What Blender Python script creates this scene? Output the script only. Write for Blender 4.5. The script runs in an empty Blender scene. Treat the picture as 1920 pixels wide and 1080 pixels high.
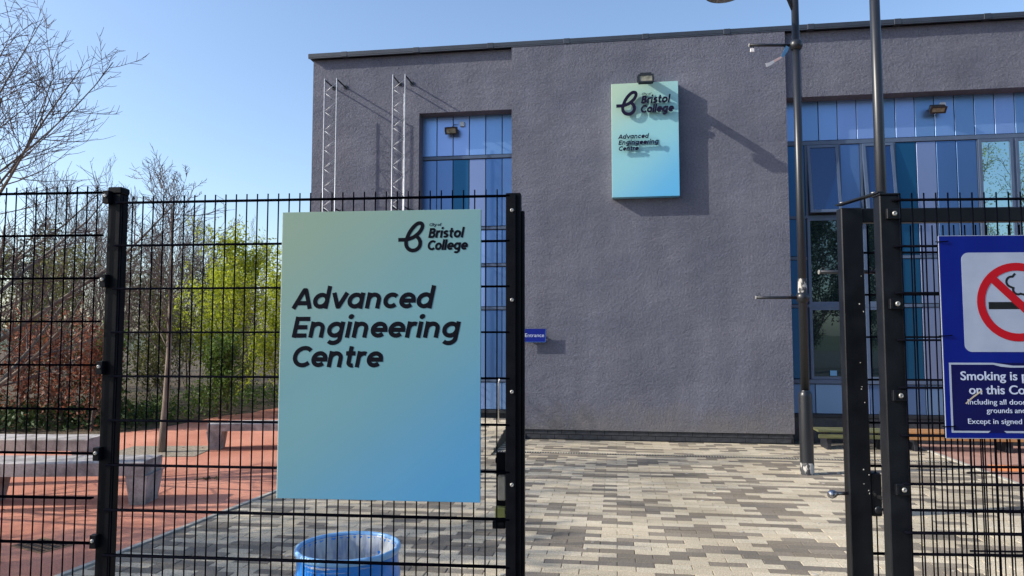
import bpy, bmesh, math, random
import numpy as np
from mathutils import Vector, Matrix

R = math.radians
scene = bpy.context.scene
col = scene.collection

# ------------------------------------------------------------------ camera
CAM_H = 1.65
cam_d = bpy.data.cameras.new('camera')
cam_d.sensor_width = 36.0
cam_d.lens = 36.0 * 1340.0 / 1920.0
cam_d.clip_start = 0.05
cam_d.clip_end = 6000
cam = bpy.data.objects.new('camera', cam_d)
cam.location = (0, 0, CAM_H)
cam.rotation_euler = (R(90 + 3.757), 0, 0)
col.objects.link(cam)
scene.camera = cam

# ------------------------------------------------------------------ sky, sun, exposure
SUN_EL = 31.0
SUN_AZ = 260.3            # clockwise from +Y: from the left, a little behind the viewer
world = bpy.data.worlds.new('World')
scene.world = world
world.use_nodes = True
wn = world.node_tree
for n in list(wn.nodes):
    wn.nodes.remove(n)
sky = wn.nodes.new('ShaderNodeTexSky')
sky.sky_type = 'NISHITA'
sky.sun_disc = False
sky.sun_elevation = R(SUN_EL)
sky.sun_rotation = R(SUN_AZ)
sky.air_density = 1.0
sky.dust_density = 1.6
sky.ozone_density = 2.8
bg = wn.nodes.new('ShaderNodeBackground')
bg.inputs['Strength'].default_value = 0.15
wo = wn.nodes.new('ShaderNodeOutputWorld')
wn.links.new(sky.outputs[0], bg.inputs[0])
wn.links.new(bg.outputs[0], wo.inputs[0])

sun_d = bpy.data.lights.new('sun', 'SUN')
sun_d.energy = 3.5
sun_d.angle = R(0.5)
sun_d.color = (1.0, 0.93, 0.81)
sun = bpy.data.objects.new('sun', sun_d)
to_sun = Vector((math.sin(R(SUN_AZ)) * math.cos(R(SUN_EL)), math.cos(R(SUN_AZ)) * math.cos(R(SUN_EL)), math.sin(R(SUN_EL))))
sun.rotation_euler = to_sun.to_track_quat('Z', 'Y').to_euler()
sun.location = to_sun * 60
col.objects.link(sun)

vs = scene.view_settings
vs.view_transform = 'Standard'
vs.look = 'None'
vs.exposure = 0.74
vs.gamma = 1.0
scene.cycles.use_denoising = True
scene.cycles.max_bounces = 8
scene.cycles.transparent_max_bounces = 12

# ------------------------------------------------------------------ frame of the facade
TH = R(8.2744)
P0 = Vector((2.2902, 11.2110, 0.0))
DV = Vector((math.cos(TH), -math.sin(TH), 0))
NV = Vector((-math.sin(TH), -math.cos(TH), 0))


def F(s, n, z=0.0):
    return P0 + DV * s + NV * n + Vector((0, 0, z))


def inv_F(p):
    d = Vector((p[0], p[1], 0)) - P0
    return d.dot(DV), d.dot(NV)


def view(p):
    """rough pixel position, used only to choose which paving blocks are near"""
    t = R(3.757)
    y, z = p[1], p[2] - CAM_H
    dep = y * math.cos(t) + z * math.sin(t)
    up = -y * math.sin(t) + z * math.cos(t)
    if dep < 0.2:
        return None
    return 960 + 1340 * p[0] / dep, 540 - 1340 * up / dep


# ------------------------------------------------------------------ materials
def newmat(name):
    m = bpy.data.materials.new(name)
    m.use_nodes = True
    nt = m.node_tree
    b = nt.nodes['Principled BSDF']
    return m, nt, b


def setin(b, k, v):
    if k in b.inputs:
        b.inputs[k].default_value = v


def c4(c):
    return (c[0], c[1], c[2], 1.0)


def mat(name, c1, c2=None, rough=0.6, metal=0.0, scale=8.0, detail=5.0, bump=0.0, bscale=None, bdist=0.01, spec=0.5, lo=0.35, hi=0.65, coat=0.0, stretch=None, fine=None, rvar=0.0):
    """plain or noise-mottled paint, stone, metal; optional bump"""
    m, nt, b = newmat(name)
    L = nt.links
    tc = nt.nodes.new('ShaderNodeTexCoord')
    src = tc.outputs['Object']
    if stretch:
        mp = nt.nodes.new('ShaderNodeMapping')
        mp.inputs['Scale'].default_value = stretch
        L.new(src, mp.inputs[0])
        src = mp.outputs[0]
    if c2 is None:
        b.inputs['Base Color'].default_value = c4(c1)
    else:
        nz = nt.nodes.new('ShaderNodeTexNoise')
        nz.inputs['Scale'].default_value = scale
        nz.inputs['Detail'].default_value = detail
        L.new(src, nz.inputs['Vector'])
        rp = nt.nodes.new('ShaderNodeValToRGB')
        rp.color_ramp.elements[0].position = lo
        rp.color_ramp.elements[1].position = hi
        rp.color_ramp.elements[0].color = c4(c1)
        rp.color_ramp.elements[1].color = c4(c2)
        L.new(nz.outputs['Fac'], rp.inputs[0])
        out = rp.outputs[0]
        if fine:
            n2 = nt.nodes.new('ShaderNodeTexNoise')
            n2.inputs['Scale'].default_value = fine[0]
            n2.inputs['Detail'].default_value = 2.0
            L.new(src, n2.inputs['Vector'])
            mr = nt.nodes.new('ShaderNodeMapRange')
            mr.inputs[1].default_value = 0.3
            mr.inputs[2].default_value = 0.7
            mr.inputs[3].default_value = 1.0 - fine[1]
            mr.inputs[4].default_value = 1.0 + fine[1]
            L.new(n2.outputs['Fac'], mr.inputs[0])
            mx = nt.nodes.new('ShaderNodeVectorMath')
            mx.operation = 'SCALE'
            L.new(out, mx.inputs[0])
            L.new(mr.outputs[0], mx.inputs['Scale'])
            out = mx.outputs[0]
        L.new(out, b.inputs['Base Color'])
        if rvar:
            mr2 = nt.nodes.new('ShaderNodeMapRange')
            mr2.inputs[3].default_value = max(0.02, rough - rvar)
            mr2.inputs[4].default_value = rough + rvar
            L.new(nz.outputs['Fac'], mr2.inputs[0])
            L.new(mr2.outputs[0], b.inputs['Roughness'])
    if not rvar or c2 is None:
        b.inputs['Roughness'].default_value = rough
    b.inputs['Metallic'].default_value = metal
    setin(b, 'Specular IOR Level', spec)
    setin(b, 'Coat Weight', coat)
    if bump > 0:
        nb = nt.nodes.new('ShaderNodeTexNoise')
        nb.inputs['Scale'].default_value = bscale or scale * 6
        nb.inputs['Detail'].default_value = 4.0
        L.new(src, nb.inputs['Vector'])
        bp = nt.nodes.new('ShaderNodeBump')
        bp.inputs['Strength'].default_value = bump
        bp.inputs['Distance'].default_value = bdist
        L.new(nb.outputs['Fac'], bp.inputs['Height'])
        L.new(bp.outputs[0], b.inputs['Normal'])
    return m


def render_mat(name, c1, c2):
    """rough textured render coat: trowel waves plus coarse grain"""
    m, nt, b = newmat(name)
    L = nt.links
    tc = nt.nodes.new('ShaderNodeTexCoord')
    o = tc.outputs['Object']
    def noise(scale, det, vec=o, rough=0.55):
        z = nt.nodes.new('ShaderNodeTexNoise')
        z.inputs['Scale'].default_value = scale
        z.inputs['Detail'].default_value = det
        z.inputs['Roughness'].default_value = rough
        L.new(vec, z.inputs['Vector'])
        return z.outputs['Fac']
    mp = nt.nodes.new('ShaderNodeMapping')
    mp.inputs['Scale'].default_value = (1.0, 1.0, 1.7)
    L.new(o, mp.inputs[0])
    big = noise(0.9, 6, mp.outputs[0])
    rp = nt.nodes.new('ShaderNodeValToRGB')
    rp.color_ramp.elements[0].position = 0.3
    rp.color_ramp.elements[1].position = 0.7
    rp.color_ramp.elements[0].color = c4(c1)
    rp.color_ramp.elements[1].color = c4(c2)
    L.new(big, rp.inputs[0])
    # faint rain streaks, stretched downwards
    ms = nt.nodes.new('ShaderNodeMapping')
    ms.inputs['Scale'].default_value = (2.6, 2.6, 0.45)
    L.new(o, ms.inputs[0])
    st = noise(1.0, 3, ms.outputs[0])
    mr = nt.nodes.new('ShaderNodeMapRange')
    mr.inputs[1].default_value = 0.35
    mr.inputs[2].default_value = 0.7
    mr.inputs[3].default_value = 0.90
    mr.inputs[4].default_value = 1.07
    L.new(st, mr.inputs[0])
    sc = nt.nodes.new('ShaderNodeVectorMath')
    sc.operation = 'SCALE'
    gr = noise(34, 3, o, 0.7)  # colour speckle: aggregate flecks plus the grain's tiny shadows put into the tone
    gm_ = nt.nodes.new('ShaderNodeMapRange'); gm_.inputs[1].default_value = 0.3; gm_.inputs[2].default_value = 0.7; gm_.inputs[3].default_value = 0.80; gm_.inputs[4].default_value = 1.22
    L.new(gr, gm_.inputs[0])
    mm = nt.nodes.new('ShaderNodeMath'); mm.operation = 'MULTIPLY'
    L.new(mr.outputs[0], mm.inputs[0]); L.new(gm_.outputs[0], mm.inputs[1])
    L.new(rp.outputs[0], sc.inputs[0])
    L.new(mm.outputs[0], sc.inputs['Scale'])
    # splash dirt creeping up from the foot in an uneven edge
    sp = nt.nodes.new('ShaderNodeSeparateXYZ'); L.new(o, sp.inputs[0])
    dn = noise(2.3, 6)
    ad = nt.nodes.new('ShaderNodeMath'); ad.operation = 'MULTIPLY_ADD'; ad.inputs[1].default_value = -1.1; L.new(dn, ad.inputs[0]); L.new(sp.outputs['Z'], ad.inputs[2])
    dm = nt.nodes.new('ShaderNodeMapRange'); dm.inputs[1].default_value = -0.40; dm.inputs[2].default_value = 0.10; dm.inputs[3].default_value = 0.55; dm.inputs[4].default_value = 0.0
    L.new(ad.outputs[0], dm.inputs[0])
    mxd = nt.nodes.new('ShaderNodeMixRGB'); mxd.inputs[2].default_value = (0.155, 0.140, 0.125, 1)
    L.new(dm.outputs[0], mxd.inputs[0]); L.new(sc.outputs[0], mxd.inputs[1])
    # patch repairs: slightly different batches of coating
    vo = nt.nodes.new('ShaderNodeTexVoronoi'); vo.inputs['Scale'].default_value = 0.45
    L.new(mp.outputs[0], vo.inputs['Vector'])
    vm = nt.nodes.new('ShaderNodeSeparateColor'); L.new(vo.outputs['Color'], vm.inputs[0])
    vr = nt.nodes.new('ShaderNodeMapRange'); vr.inputs[3].default_value = 0.96; vr.inputs[4].default_value = 1.04
    L.new(vm.outputs[0], vr.inputs[0])
    s2 = nt.nodes.new('ShaderNodeVectorMath'); s2.operation = 'SCALE'
    L.new(mxd.outputs[0], s2.inputs[0]); L.new(vr.outputs[0], s2.inputs['Scale'])
    L.new(s2.outputs[0], b.inputs['Base Color'])
    b.inputs['Roughness'].default_value = 0.92
    setin(b, 'Specular IOR Level', 0.25)
    waves = noise(3.2, 3, mp.outputs[0])
    mid = noise(16, 3)
    grain = noise(30, 4, o, 0.75)
    b1 = nt.nodes.new('ShaderNodeBump'); b1.inputs['Strength'].default_value = 1.0; b1.inputs['Distance'].default_value = 0.018
    L.new(waves, b1.inputs['Height'])
    b2 = nt.nodes.new('ShaderNodeBump'); b2.inputs['Strength'].default_value = 1.0; b2.inputs['Distance'].default_value = 0.0040
    L.new(mid, b2.inputs['Height']); L.new(b1.outputs[0], b2.inputs['Normal'])
    b3 = nt.nodes.new('ShaderNodeBump'); b3.inputs['Strength'].default_value = 1.0; b3.inputs['Distance'].default_value = 0.0150
    L.new(grain, b3.inputs['Height']); L.new(b2.outputs[0], b3.inputs['Normal'])
    L.new(b3.outputs[0], b.inputs['Normal'])
    return m


def tone_mat(name, grain=110.0, rough=0.85, amt=0.34, bump=0.45, stain=0.26):
    """colour comes from the block's own tone attribute, grain on top"""
    m, nt, b = newmat(name)
    L = nt.links
    at = nt.nodes.new('ShaderNodeAttribute')
    at.attribute_name = 'tone'
    ge = nt.nodes.new('ShaderNodeNewGeometry')
    nz = nt.nodes.new('ShaderNodeTexNoise')
    nz.inputs['Scale'].default_value = grain
    nz.inputs['Detail'].default_value = 2.0
    L.new(ge.outputs['Position'], nz.inputs['Vector'])
    mr = nt.nodes.new('ShaderNodeMapRange')
    mr.inputs[1].default_value = 0.32
    mr.inputs[2].default_value = 0.68
    mr.inputs[3].default_value = 1.0 - amt
    mr.inputs[4].default_value = 1.0 + amt
    L.new(nz.outputs['Fac'], mr.inputs[0])
    n2 = nt.nodes.new('ShaderNodeTexNoise')
    n2.inputs['Scale'].default_value = 0.9
    n2.inputs['Detail'].default_value = 6.0
    L.new(ge.outputs['Position'], n2.inputs['Vector'])
    m2 = nt.nodes.new('ShaderNodeMapRange')
    m2.inputs[1].default_value = 0.3
    m2.inputs[2].default_value = 0.7
    m2.inputs[3].default_value = 1.0 - stain
    m2.inputs[4].default_value = 1.0 + stain * 0.5
    L.new(n2.outputs['Fac'], m2.inputs[0])
    mu = nt.nodes.new('ShaderNodeMath'); mu.operation = 'MULTIPLY'
    L.new(mr.outputs[0], mu.inputs[0]); L.new(m2.outputs[0], mu.inputs[1])
    sc = nt.nodes.new('ShaderNodeVectorMath'); sc.operation = 'SCALE'
    L.new(at.outputs['Color'], sc.inputs[0]); L.new(mu.outputs[0], sc.inputs['Scale'])
    L.new(sc.outputs[0], b.inputs['Base Color'])
    b.inputs['Roughness'].default_value = rough
    setin(b, 'Specular IOR Level', 0.3)
    bp = nt.nodes.new('ShaderNodeBump')
    bp.inputs['Strength'].default_value = bump
    bp.inputs['Distance'].default_value = 0.004
    L.new(nz.outputs['Fac'], bp.inputs['Height'])
    L.new(bp.outputs[0], b.inputs['Normal'])
    return m


def sign_mat(name, W, Hh, tl, mid, br):
    """printed gradient: pale green top left to blue bottom right (the print itself)"""
    m, nt, b = newmat(name)
    L = nt.links
    tc = nt.nodes.new('ShaderNodeTexCoord')
    sp = nt.nodes.new('ShaderNodeSeparateXYZ')
    L.new(tc.outputs['Object'], sp.inputs[0])
    a = nt.nodes.new('ShaderNodeMath'); a.operation = 'MULTIPLY'; a.inputs[1].default_value = 0.34 / W
    L.new(sp.outputs['X'], a.inputs[0])
    c = nt.nodes.new('ShaderNodeMath'); c.operation = 'MULTIPLY_ADD'; c.inputs[1].default_value = -0.66 / Hh; c.inputs[2].default_value = 0.66
    L.new(sp.outputs['Z'], c.inputs[0])
    s = nt.nodes.new('ShaderNodeMath'); s.operation = 'ADD'
    L.new(a.outputs[0], s.inputs[0]); L.new(c.outputs[0], s.inputs[1])
    rp = nt.nodes.new('ShaderNodeValToRGB')
    rp.color_ramp.interpolation = 'EASE'
    rp.color_ramp.elements[0].position = 0.02
    rp.color_ramp.elements[0].color = c4(tl)
    rp.color_ramp.elements[1].position = 0.95
    rp.color_ramp.elements[1].color = c4(br)
    e = rp.color_ramp.elements.new(0.5); e.color = c4(mid)
    L.new(s.outputs[0], rp.inputs[0])
    L.new(rp.outputs[0], b.inputs['Base Color'])
    nz = nt.nodes.new('ShaderNodeTexNoise'); nz.inputs['Scale'].default_value = 3.0; nz.inputs['Detail'].default_value = 8.0
    L.new(tc.outputs['Object'], nz.inputs['Vector'])
    rr = nt.nodes.new('ShaderNodeMapRange'); rr.inputs[1].default_value = 0.3; rr.inputs[2].default_value = 0.7; rr.inputs[3].default_value = 0.30; rr.inputs[4].default_value = 0.58
    L.new(nz.outputs['Fac'], rr.inputs[0]); L.new(rr.outputs[0], b.inputs['Roughness'])
    setin(b, 'Specular IOR Level', 0.35)
    return m


def leaf_mat(name, c1, c2, trans=0.3):
    m, nt, b = newmat(name)
    L = nt.links
    at = nt.nodes.new('ShaderNodeAttribute'); at.attribute_name = 'tone'
    mx = nt.nodes.new('ShaderNodeMixRGB')
    mx.inputs[1].default_value = c4(c1)
    mx.inputs[2].default_value = c4(c2)
    L.new(at.outputs['Fac'], mx.inputs[0])
    L.new(mx.outputs[0], b.inputs['Base Color'])
    b.inputs['Roughness'].default_value = 0.6
    setin(b, 'Specular IOR Level', 0.3)
    tr = nt.nodes.new('ShaderNodeBsdfTranslucent')
    L.new(mx.outputs[0], tr.inputs[0])
    ms = nt.nodes.new('ShaderNodeMixShader')
    ms.inputs[0].default_value = trans
    L.new(b.outputs[0], ms.inputs[1]); L.new(tr.outputs[0], ms.inputs[2])
    L.new(ms.outputs[0], nt.nodes['Material Output'].inputs[0])
    return m


def glass_mat(name, base, tint, fac):
    """coated window glass: dark room behind, strong tinted reflection"""
    m, nt, b = newmat(name)
    L = nt.links
    b.inputs['Base Color'].default_value = c4(base)
    b.inputs['Roughness'].default_value = 0.08
    g = nt.nodes.new('ShaderNodeBsdfGlossy')
    g.inputs['Color'].default_value = c4(tint)
    g.inputs['Roughness'].default_value = 0.0
    tc = nt.nodes.new('ShaderNodeTexCoord')
    nz = nt.nodes.new('ShaderNodeTexNoise'); nz.inputs['Scale'].default_value = 1.6
    L.new(tc.outputs['Object'], nz.inputs['Vector'])
    bp = nt.nodes.new('ShaderNodeBump'); bp.inputs['Strength'].default_value = 0.15; bp.inputs['Distance'].default_value = 0.004
    L.new(nz.outputs['Fac'], bp.inputs['Height'])
    L.new(bp.outputs[0], g.inputs['Normal'])
    ms = nt.nodes.new('ShaderNodeMixShader')
    ms.inputs[0].default_value = fac
    L.new(b.outputs[0], ms.inputs[1]); L.new(g.outputs[0], ms.inputs[2])
    L.new(ms.outputs[0], nt.nodes['Material Output'].inputs[0])
    return m


M = {}
M['render'] = render_mat('render_coat', (0.104, 0.110, 0.148), (0.144, 0.147, 0.184))
M['engineering'] = mat('blue_black_brick', (0.020, 0.022, 0.028), (0.040, 0.042, 0.050), rough=0.55, scale=14, bump=0.3)
M['mortar'] = mat('dark_mortar', (0.012, 0.012, 0.014), rough=0.9)
M['capping'] = mat('grey_capping_metal', (0.022, 0.030, 0.046), (0.034, 0.043, 0.062), rough=0.5, metal=0.1, scale=3)
M['frame'] = mat('window_frame_paint', (0.055, 0.085, 0.150), (0.070, 0.102, 0.170), rough=0.38, scale=5)
M['gasket'] = mat('black_gasket', (0.010, 0.012, 0.018), rough=0.6)
PANEL = {
    'a': (0.205, 0.345, 0.620), 'b': (0.240, 0.355, 0.640), 'c': (0.165, 0.295, 0.530),
    'm': (0.100, 0.190, 0.390), 'n': (0.075, 0.160, 0.350), 't': (0.014, 0.092, 0.195), 'l': (0.215, 0.275, 0.460), 'd': (0.028, 0.105, 0.235)}
for k, c in PANEL.items():
    M['p' + k] = mat('cladding_' + k, tuple(x * 0.95 for x in c), tuple(x * 1.05 for x in c), rough=0.36, metal=0.72, scale=1.2, spec=0.5, stretch=(1, 1, 0.3))
M['glass'] = glass_mat('coated_glass', (0.010, 0.022, 0.040), (0.62, 0.86, 0.90), 0.62)
M['glass_dark'] = glass_mat('dark_glass', (0.004, 0.010, 0.014), (0.42, 0.58, 0.62), 0.20)
M['glass_tilt'] = glass_mat('tilted_glass', (0.002, 0.018, 0.075), (0.30, 0.45, 0.75), 0.10)
M['alu'] = mat('bright_aluminium', (0.34, 0.36, 0.39), (0.44, 0.46, 0.49), rough=0.45, metal=0.35, scale=20)
M['steel'] = mat('stainless_steel', (0.50, 0.50, 0.52), rough=0.28, metal=1.0)
M['galv'] = mat('galvanised_bolt', (0.34, 0.33, 0.31), (0.48, 0.46, 0.43), rough=0.45, metal=0.6, scale=60)
M['fence'] = mat('black_powder_coat', (0.0020, 0.0024, 0.0048), (0.0040, 0.0044, 0.0075), rough=0.6, scale=30, spec=0.0)
M['post'] = mat('black_post_coat', (0.0022, 0.0026, 0.0045), (0.0050, 0.0055, 0.0080), rough=0.45, scale=12, spec=0.10, bump=0.05, bscale=120, rvar=0.08)
M['post2'] = mat('glossier_black_post_coat', (0.0035, 0.0045, 0.0070), (0.0075, 0.0090, 0.0125), rough=0.38, scale=9, spec=0.30, bump=0.05, bscale=120, rvar=0.08)  # post coat lightened and glossed to bring out the sunlit sides
M['chip'] = mat('chipped_white', (0.55, 0.54, 0.50), rough=0.7)
M['pole'] = mat('dark_grey_pole_paint', (0.007, 0.009, 0.013), (0.016, 0.018, 0.024), rough=0.36, scale=6, stretch=(1, 1, 0.2), rvar=0.08)
M['poleworn'] = mat('worn_pole_paint', (0.030, 0.033, 0.038), (0.42, 0.40, 0.37), rough=0.6, scale=17, lo=0.48, hi=0.53, stretch=(1, 1, 0.6))
M['lampblack'] = mat('black_lamp_housing', (0.012, 0.013, 0.015), rough=0.4)
M['lens'] = mat('lamp_lens', (0.14, 0.14, 0.10), (0.26, 0.25, 0.19), rough=0.2, scale=18)
M['boxgrey'] = mat('grey_plastic_box', (0.50, 0.55, 0.62), rough=0.5)
M['ink'] = mat('navy_black_lettering', (0.0030, 0.0035, 0.0090), rough=0.8, spec=0.1)
M['ink2'] = mat('indigo_letter_blocks', (0.0060, 0.0045, 0.0260), rough=0.7, spec=0.15)
M['edge'] = mat('sign_edge', (0.62, 0.72, 0.66), rough=0.45)
M['blue'] = mat('royal_blue_print', (0.001, 0.008, 0.165), (0.002, 0.012, 0.195), rough=0.42, scale=4, spec=0.25)
M['navy'] = mat('navy_blue_print', (0.0020, 0.0028, 0.058), (0.0035, 0.0045, 0.075), rough=0.42, scale=5, spec=0.25)
M['white'] = mat('white_print', (0.31, 0.36, 0.47), (0.36, 0.41, 0.52), rough=0.42, scale=9, spec=0.25)
M['palewhite'] = mat('pale_lettering', (0.46, 0.52, 0.68), rough=0.5, spec=0.2)
M['red'] = mat('red_print', (0.42, 0.006, 0.014), rough=0.45, spec=0.2)
M['black'] = mat('black_print', (0.008, 0.008, 0.009), rough=0.35)
M['blockmat'] = tone_mat('granite_aggregate_block')
M['sand'] = mat('joint_sand', (0.055, 0.050, 0.040), (0.10, 0.09, 0.072), rough=0.95, scale=60)
M['redtar'] = mat('red_resin_surface', (0.42, 0.155, 0.095), (0.58, 0.250, 0.165), rough=0.9, scale=0.9, detail=7, fine=(150, 0.30), bump=0.5, bscale=170, bdist=0.006)
M['brownpave'] = mat('brown_brick_paving', (0.30, 0.165, 0.130), (0.38, 0.215, 0.170), rough=0.85, scale=5, fine=(90, 0.2))
M['orangepave'] = mat('orange_tactile_strip', (0.62, 0.19, 0.055), (0.70, 0.24, 0.08), rough=0.85, scale=9)
M['kerb'] = mat('concrete_edging', (0.34, 0.32, 0.28), (0.44, 0.42, 0.37), rough=0.9, scale=12)
M['asphalt'] = mat('asphalt', (0.045, 0.045, 0.046), (0.062, 0.061, 0.060), rough=0.9, scale=3, fine=(140, 0.3), bump=0.4, bscale=160)
M['grassland'] = mat('far_meadow', (0.035, 0.052, 0.018), (0.065, 0.078, 0.030), rough=0.95, scale=0.05)
M['soil'] = mat('leaf_litter_soil', (0.050, 0.036, 0.020), (0.125, 0.090, 0.050), rough=0.95, scale=6, detail=8, fine=(40, 0.4), bump=0.8, bscale=25, bdist=0.05)
M['hill'] = mat('far_hill', (0.050, 0.065, 0.062), (0.080, 0.092, 0.085), rough=1.0, scale=0.02)
M['bark'] = mat('young_bark', (0.110, 0.088, 0.072), (0.210, 0.175, 0.142), rough=0.9, scale=14, stretch=(1, 1, 0.3), bump=0.5)
M['twig'] = mat('purple_brown_twig', (0.070, 0.051, 0.050), (0.125, 0.092, 0.086), rough=0.85, scale=4)
M['twigdry'] = mat('dry_pale_twig', (0.085, 0.066, 0.052), (0.160, 0.128, 0.100), rough=0.9, scale=3)
M['leaf_lime'] = leaf_mat('lime_leaf', (0.230, 0.300, 0.018), (0.520, 0.570, 0.055), 0.48)
M['leaf_mid'] = leaf_mat('mid_green_leaf', (0.055, 0.110, 0.018), (0.130, 0.200, 0.035), 0.3)
M['leaf_olive'] = leaf_mat('olive_leaf', (0.080, 0.095, 0.025), (0.185, 0.185, 0.055), 0.3)
M['leaf_copper'] = leaf_mat('copper_dead_leaf', (0.110, 0.042, 0.026), (0.330, 0.135, 0.080), 0.3)
M['leaf_ivy'] = leaf_mat('ivy_leaf', (0.020, 0.045, 0.012), (0.065, 0.110, 0.030), 0.12)
M['leaf_dark'] = leaf_mat('dark_evergreen_leaf', (0.018, 0.038, 0.016), (0.050, 0.082, 0.030), 0.15)
M['concrete'] = mat('weathered_concrete', (0.22, 0.200, 0.196), (0.43, 0.405, 0.392), rough=0.9, scale=5, detail=8, fine=(70, 0.14), bump=0.25, bscale=60, lo=0.36, hi=0.6)
M['concretetop'] = mat('stained_concrete_top', (0.24, 0.235, 0.22), (0.46, 0.44, 0.41), rough=0.9, scale=6, detail=8, fine=(70, 0.2))
M['binblue'] = mat('bright_blue_plastic', (0.010, 0.200, 0.700), (0.030, 0.290, 0.800), rough=0.3, scale=2.5, spec=0.5)
M['mossslat'] = mat('mossy_slat', (0.055, 0.062, 0.025), (0.12, 0.12, 0.05), rough=0.85, scale=9, stretch=(0.4, 3, 3))
M['timber'] = mat('orange_timber', (0.26, 0.125, 0.045), (0.38, 0.19, 0.075), rough=0.7, scale=6, stretch=(0.3, 3, 3))
M['binrim'] = mat('pale_blue_rim', (0.20, 0.46, 0.82), (0.30, 0.56, 0.88), rough=0.3, scale=4)
M['timbergrey'] = mat('beige_timber_block', (0.40, 0.34, 0.26), (0.52, 0.45, 0.35), rough=0.8, scale=20)
M['moss'] = mat('yellow_green_block', (0.26, 0.26, 0.07), (0.36, 0.35, 0.11), rough=0.8, scale=20)
M['castiron'] = mat('rusty_cast_iron', (0.16, 0.085, 0.040), (0.28, 0.16, 0.075), rough=0.85, scale=15)
M['slot'] = mat('dark_slot', (0.012, 0.011, 0.010), rough=0.9)
M['gravel'] = mat('tree_pit_gravel', (0.15, 0.125, 0.095), (0.34, 0.29, 0.22), rough=0.95, scale=45, bump=0.8, bscale=60)
M['debris'] = mat('dead_leaf_debris', (0.06, 0.05, 0.03), (0.13, 0.11, 0.05), rough=0.9, scale=20)
M['roof'] = mat('flat_roof_felt', (0.06, 0.06, 0.065), rough=0.9)
M['ribbon_w'] = mat('white_ribbon', (0.85, 0.80, 0.78), rough=0.6)
M['ribbon_b'] = mat('blue_ribbon', (0.10, 0.26, 0.45), rough=0.6)
M['ribbon_p'] = mat('pink_ribbon', (0.85, 0.60, 0.54), rough=0.6)


def liner_mat(name, sc, lo, hi, a0, a1):
    m, nt, b = newmat(name)
    L = nt.links
    b.inputs['Base Color'].default_value = (0.62, 0.66, 0.68, 1)
    b.inputs['Roughness'].default_value = 0.22
    tc = nt.nodes.new('ShaderNodeTexCoord')
    mp = nt.nodes.new('ShaderNodeMapping'); mp.inputs['Scale'].default_value = sc
    L.new(tc.outputs['Object'], mp.inputs[0])
    nz = nt.nodes.new('ShaderNodeTexNoise'); nz.inputs['Scale'].default_value = 1.0; nz.inputs['Detail'].default_value = 3
    L.new(mp.outputs[0], nz.inputs['Vector'])
    bp = nt.nodes.new('ShaderNodeBump'); bp.inputs['Strength'].default_value = 0.9; bp.inputs['Distance'].default_value = 0.01
    L.new(nz.outputs['Fac'], bp.inputs['Height']); L.new(bp.outputs[0], b.inputs['Normal'])
    tr = nt.nodes.new('ShaderNodeBsdfTransparent')
    mr = nt.nodes.new('ShaderNodeMapRange'); mr.inputs[1].default_value = lo; mr.inputs[2].default_value = hi; mr.inputs[3].default_value = a0; mr.inputs[4].default_value = a1
    L.new(nz.outputs['Fac'], mr.inputs[0])
    ms = nt.nodes.new('ShaderNodeMixShader')
    L.new(mr.outputs[0], ms.inputs[0])
    L.new(tr.outputs[0], ms.inputs[1]); L.new(b.outputs[0], ms.inputs[2])
    L.new(ms.outputs[0], nt.nodes['Material Output'].inputs[0])
    return m


M['liner'] = liner_mat('clear_bin_liner', (22, 22, 3), 0.38, 0.60, 0.55, 0.95)
M['linerfold'] = liner_mat('clear_liner_fold', (5, 5, 60), 0.60, 0.72, 0.0, 0.8)


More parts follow.
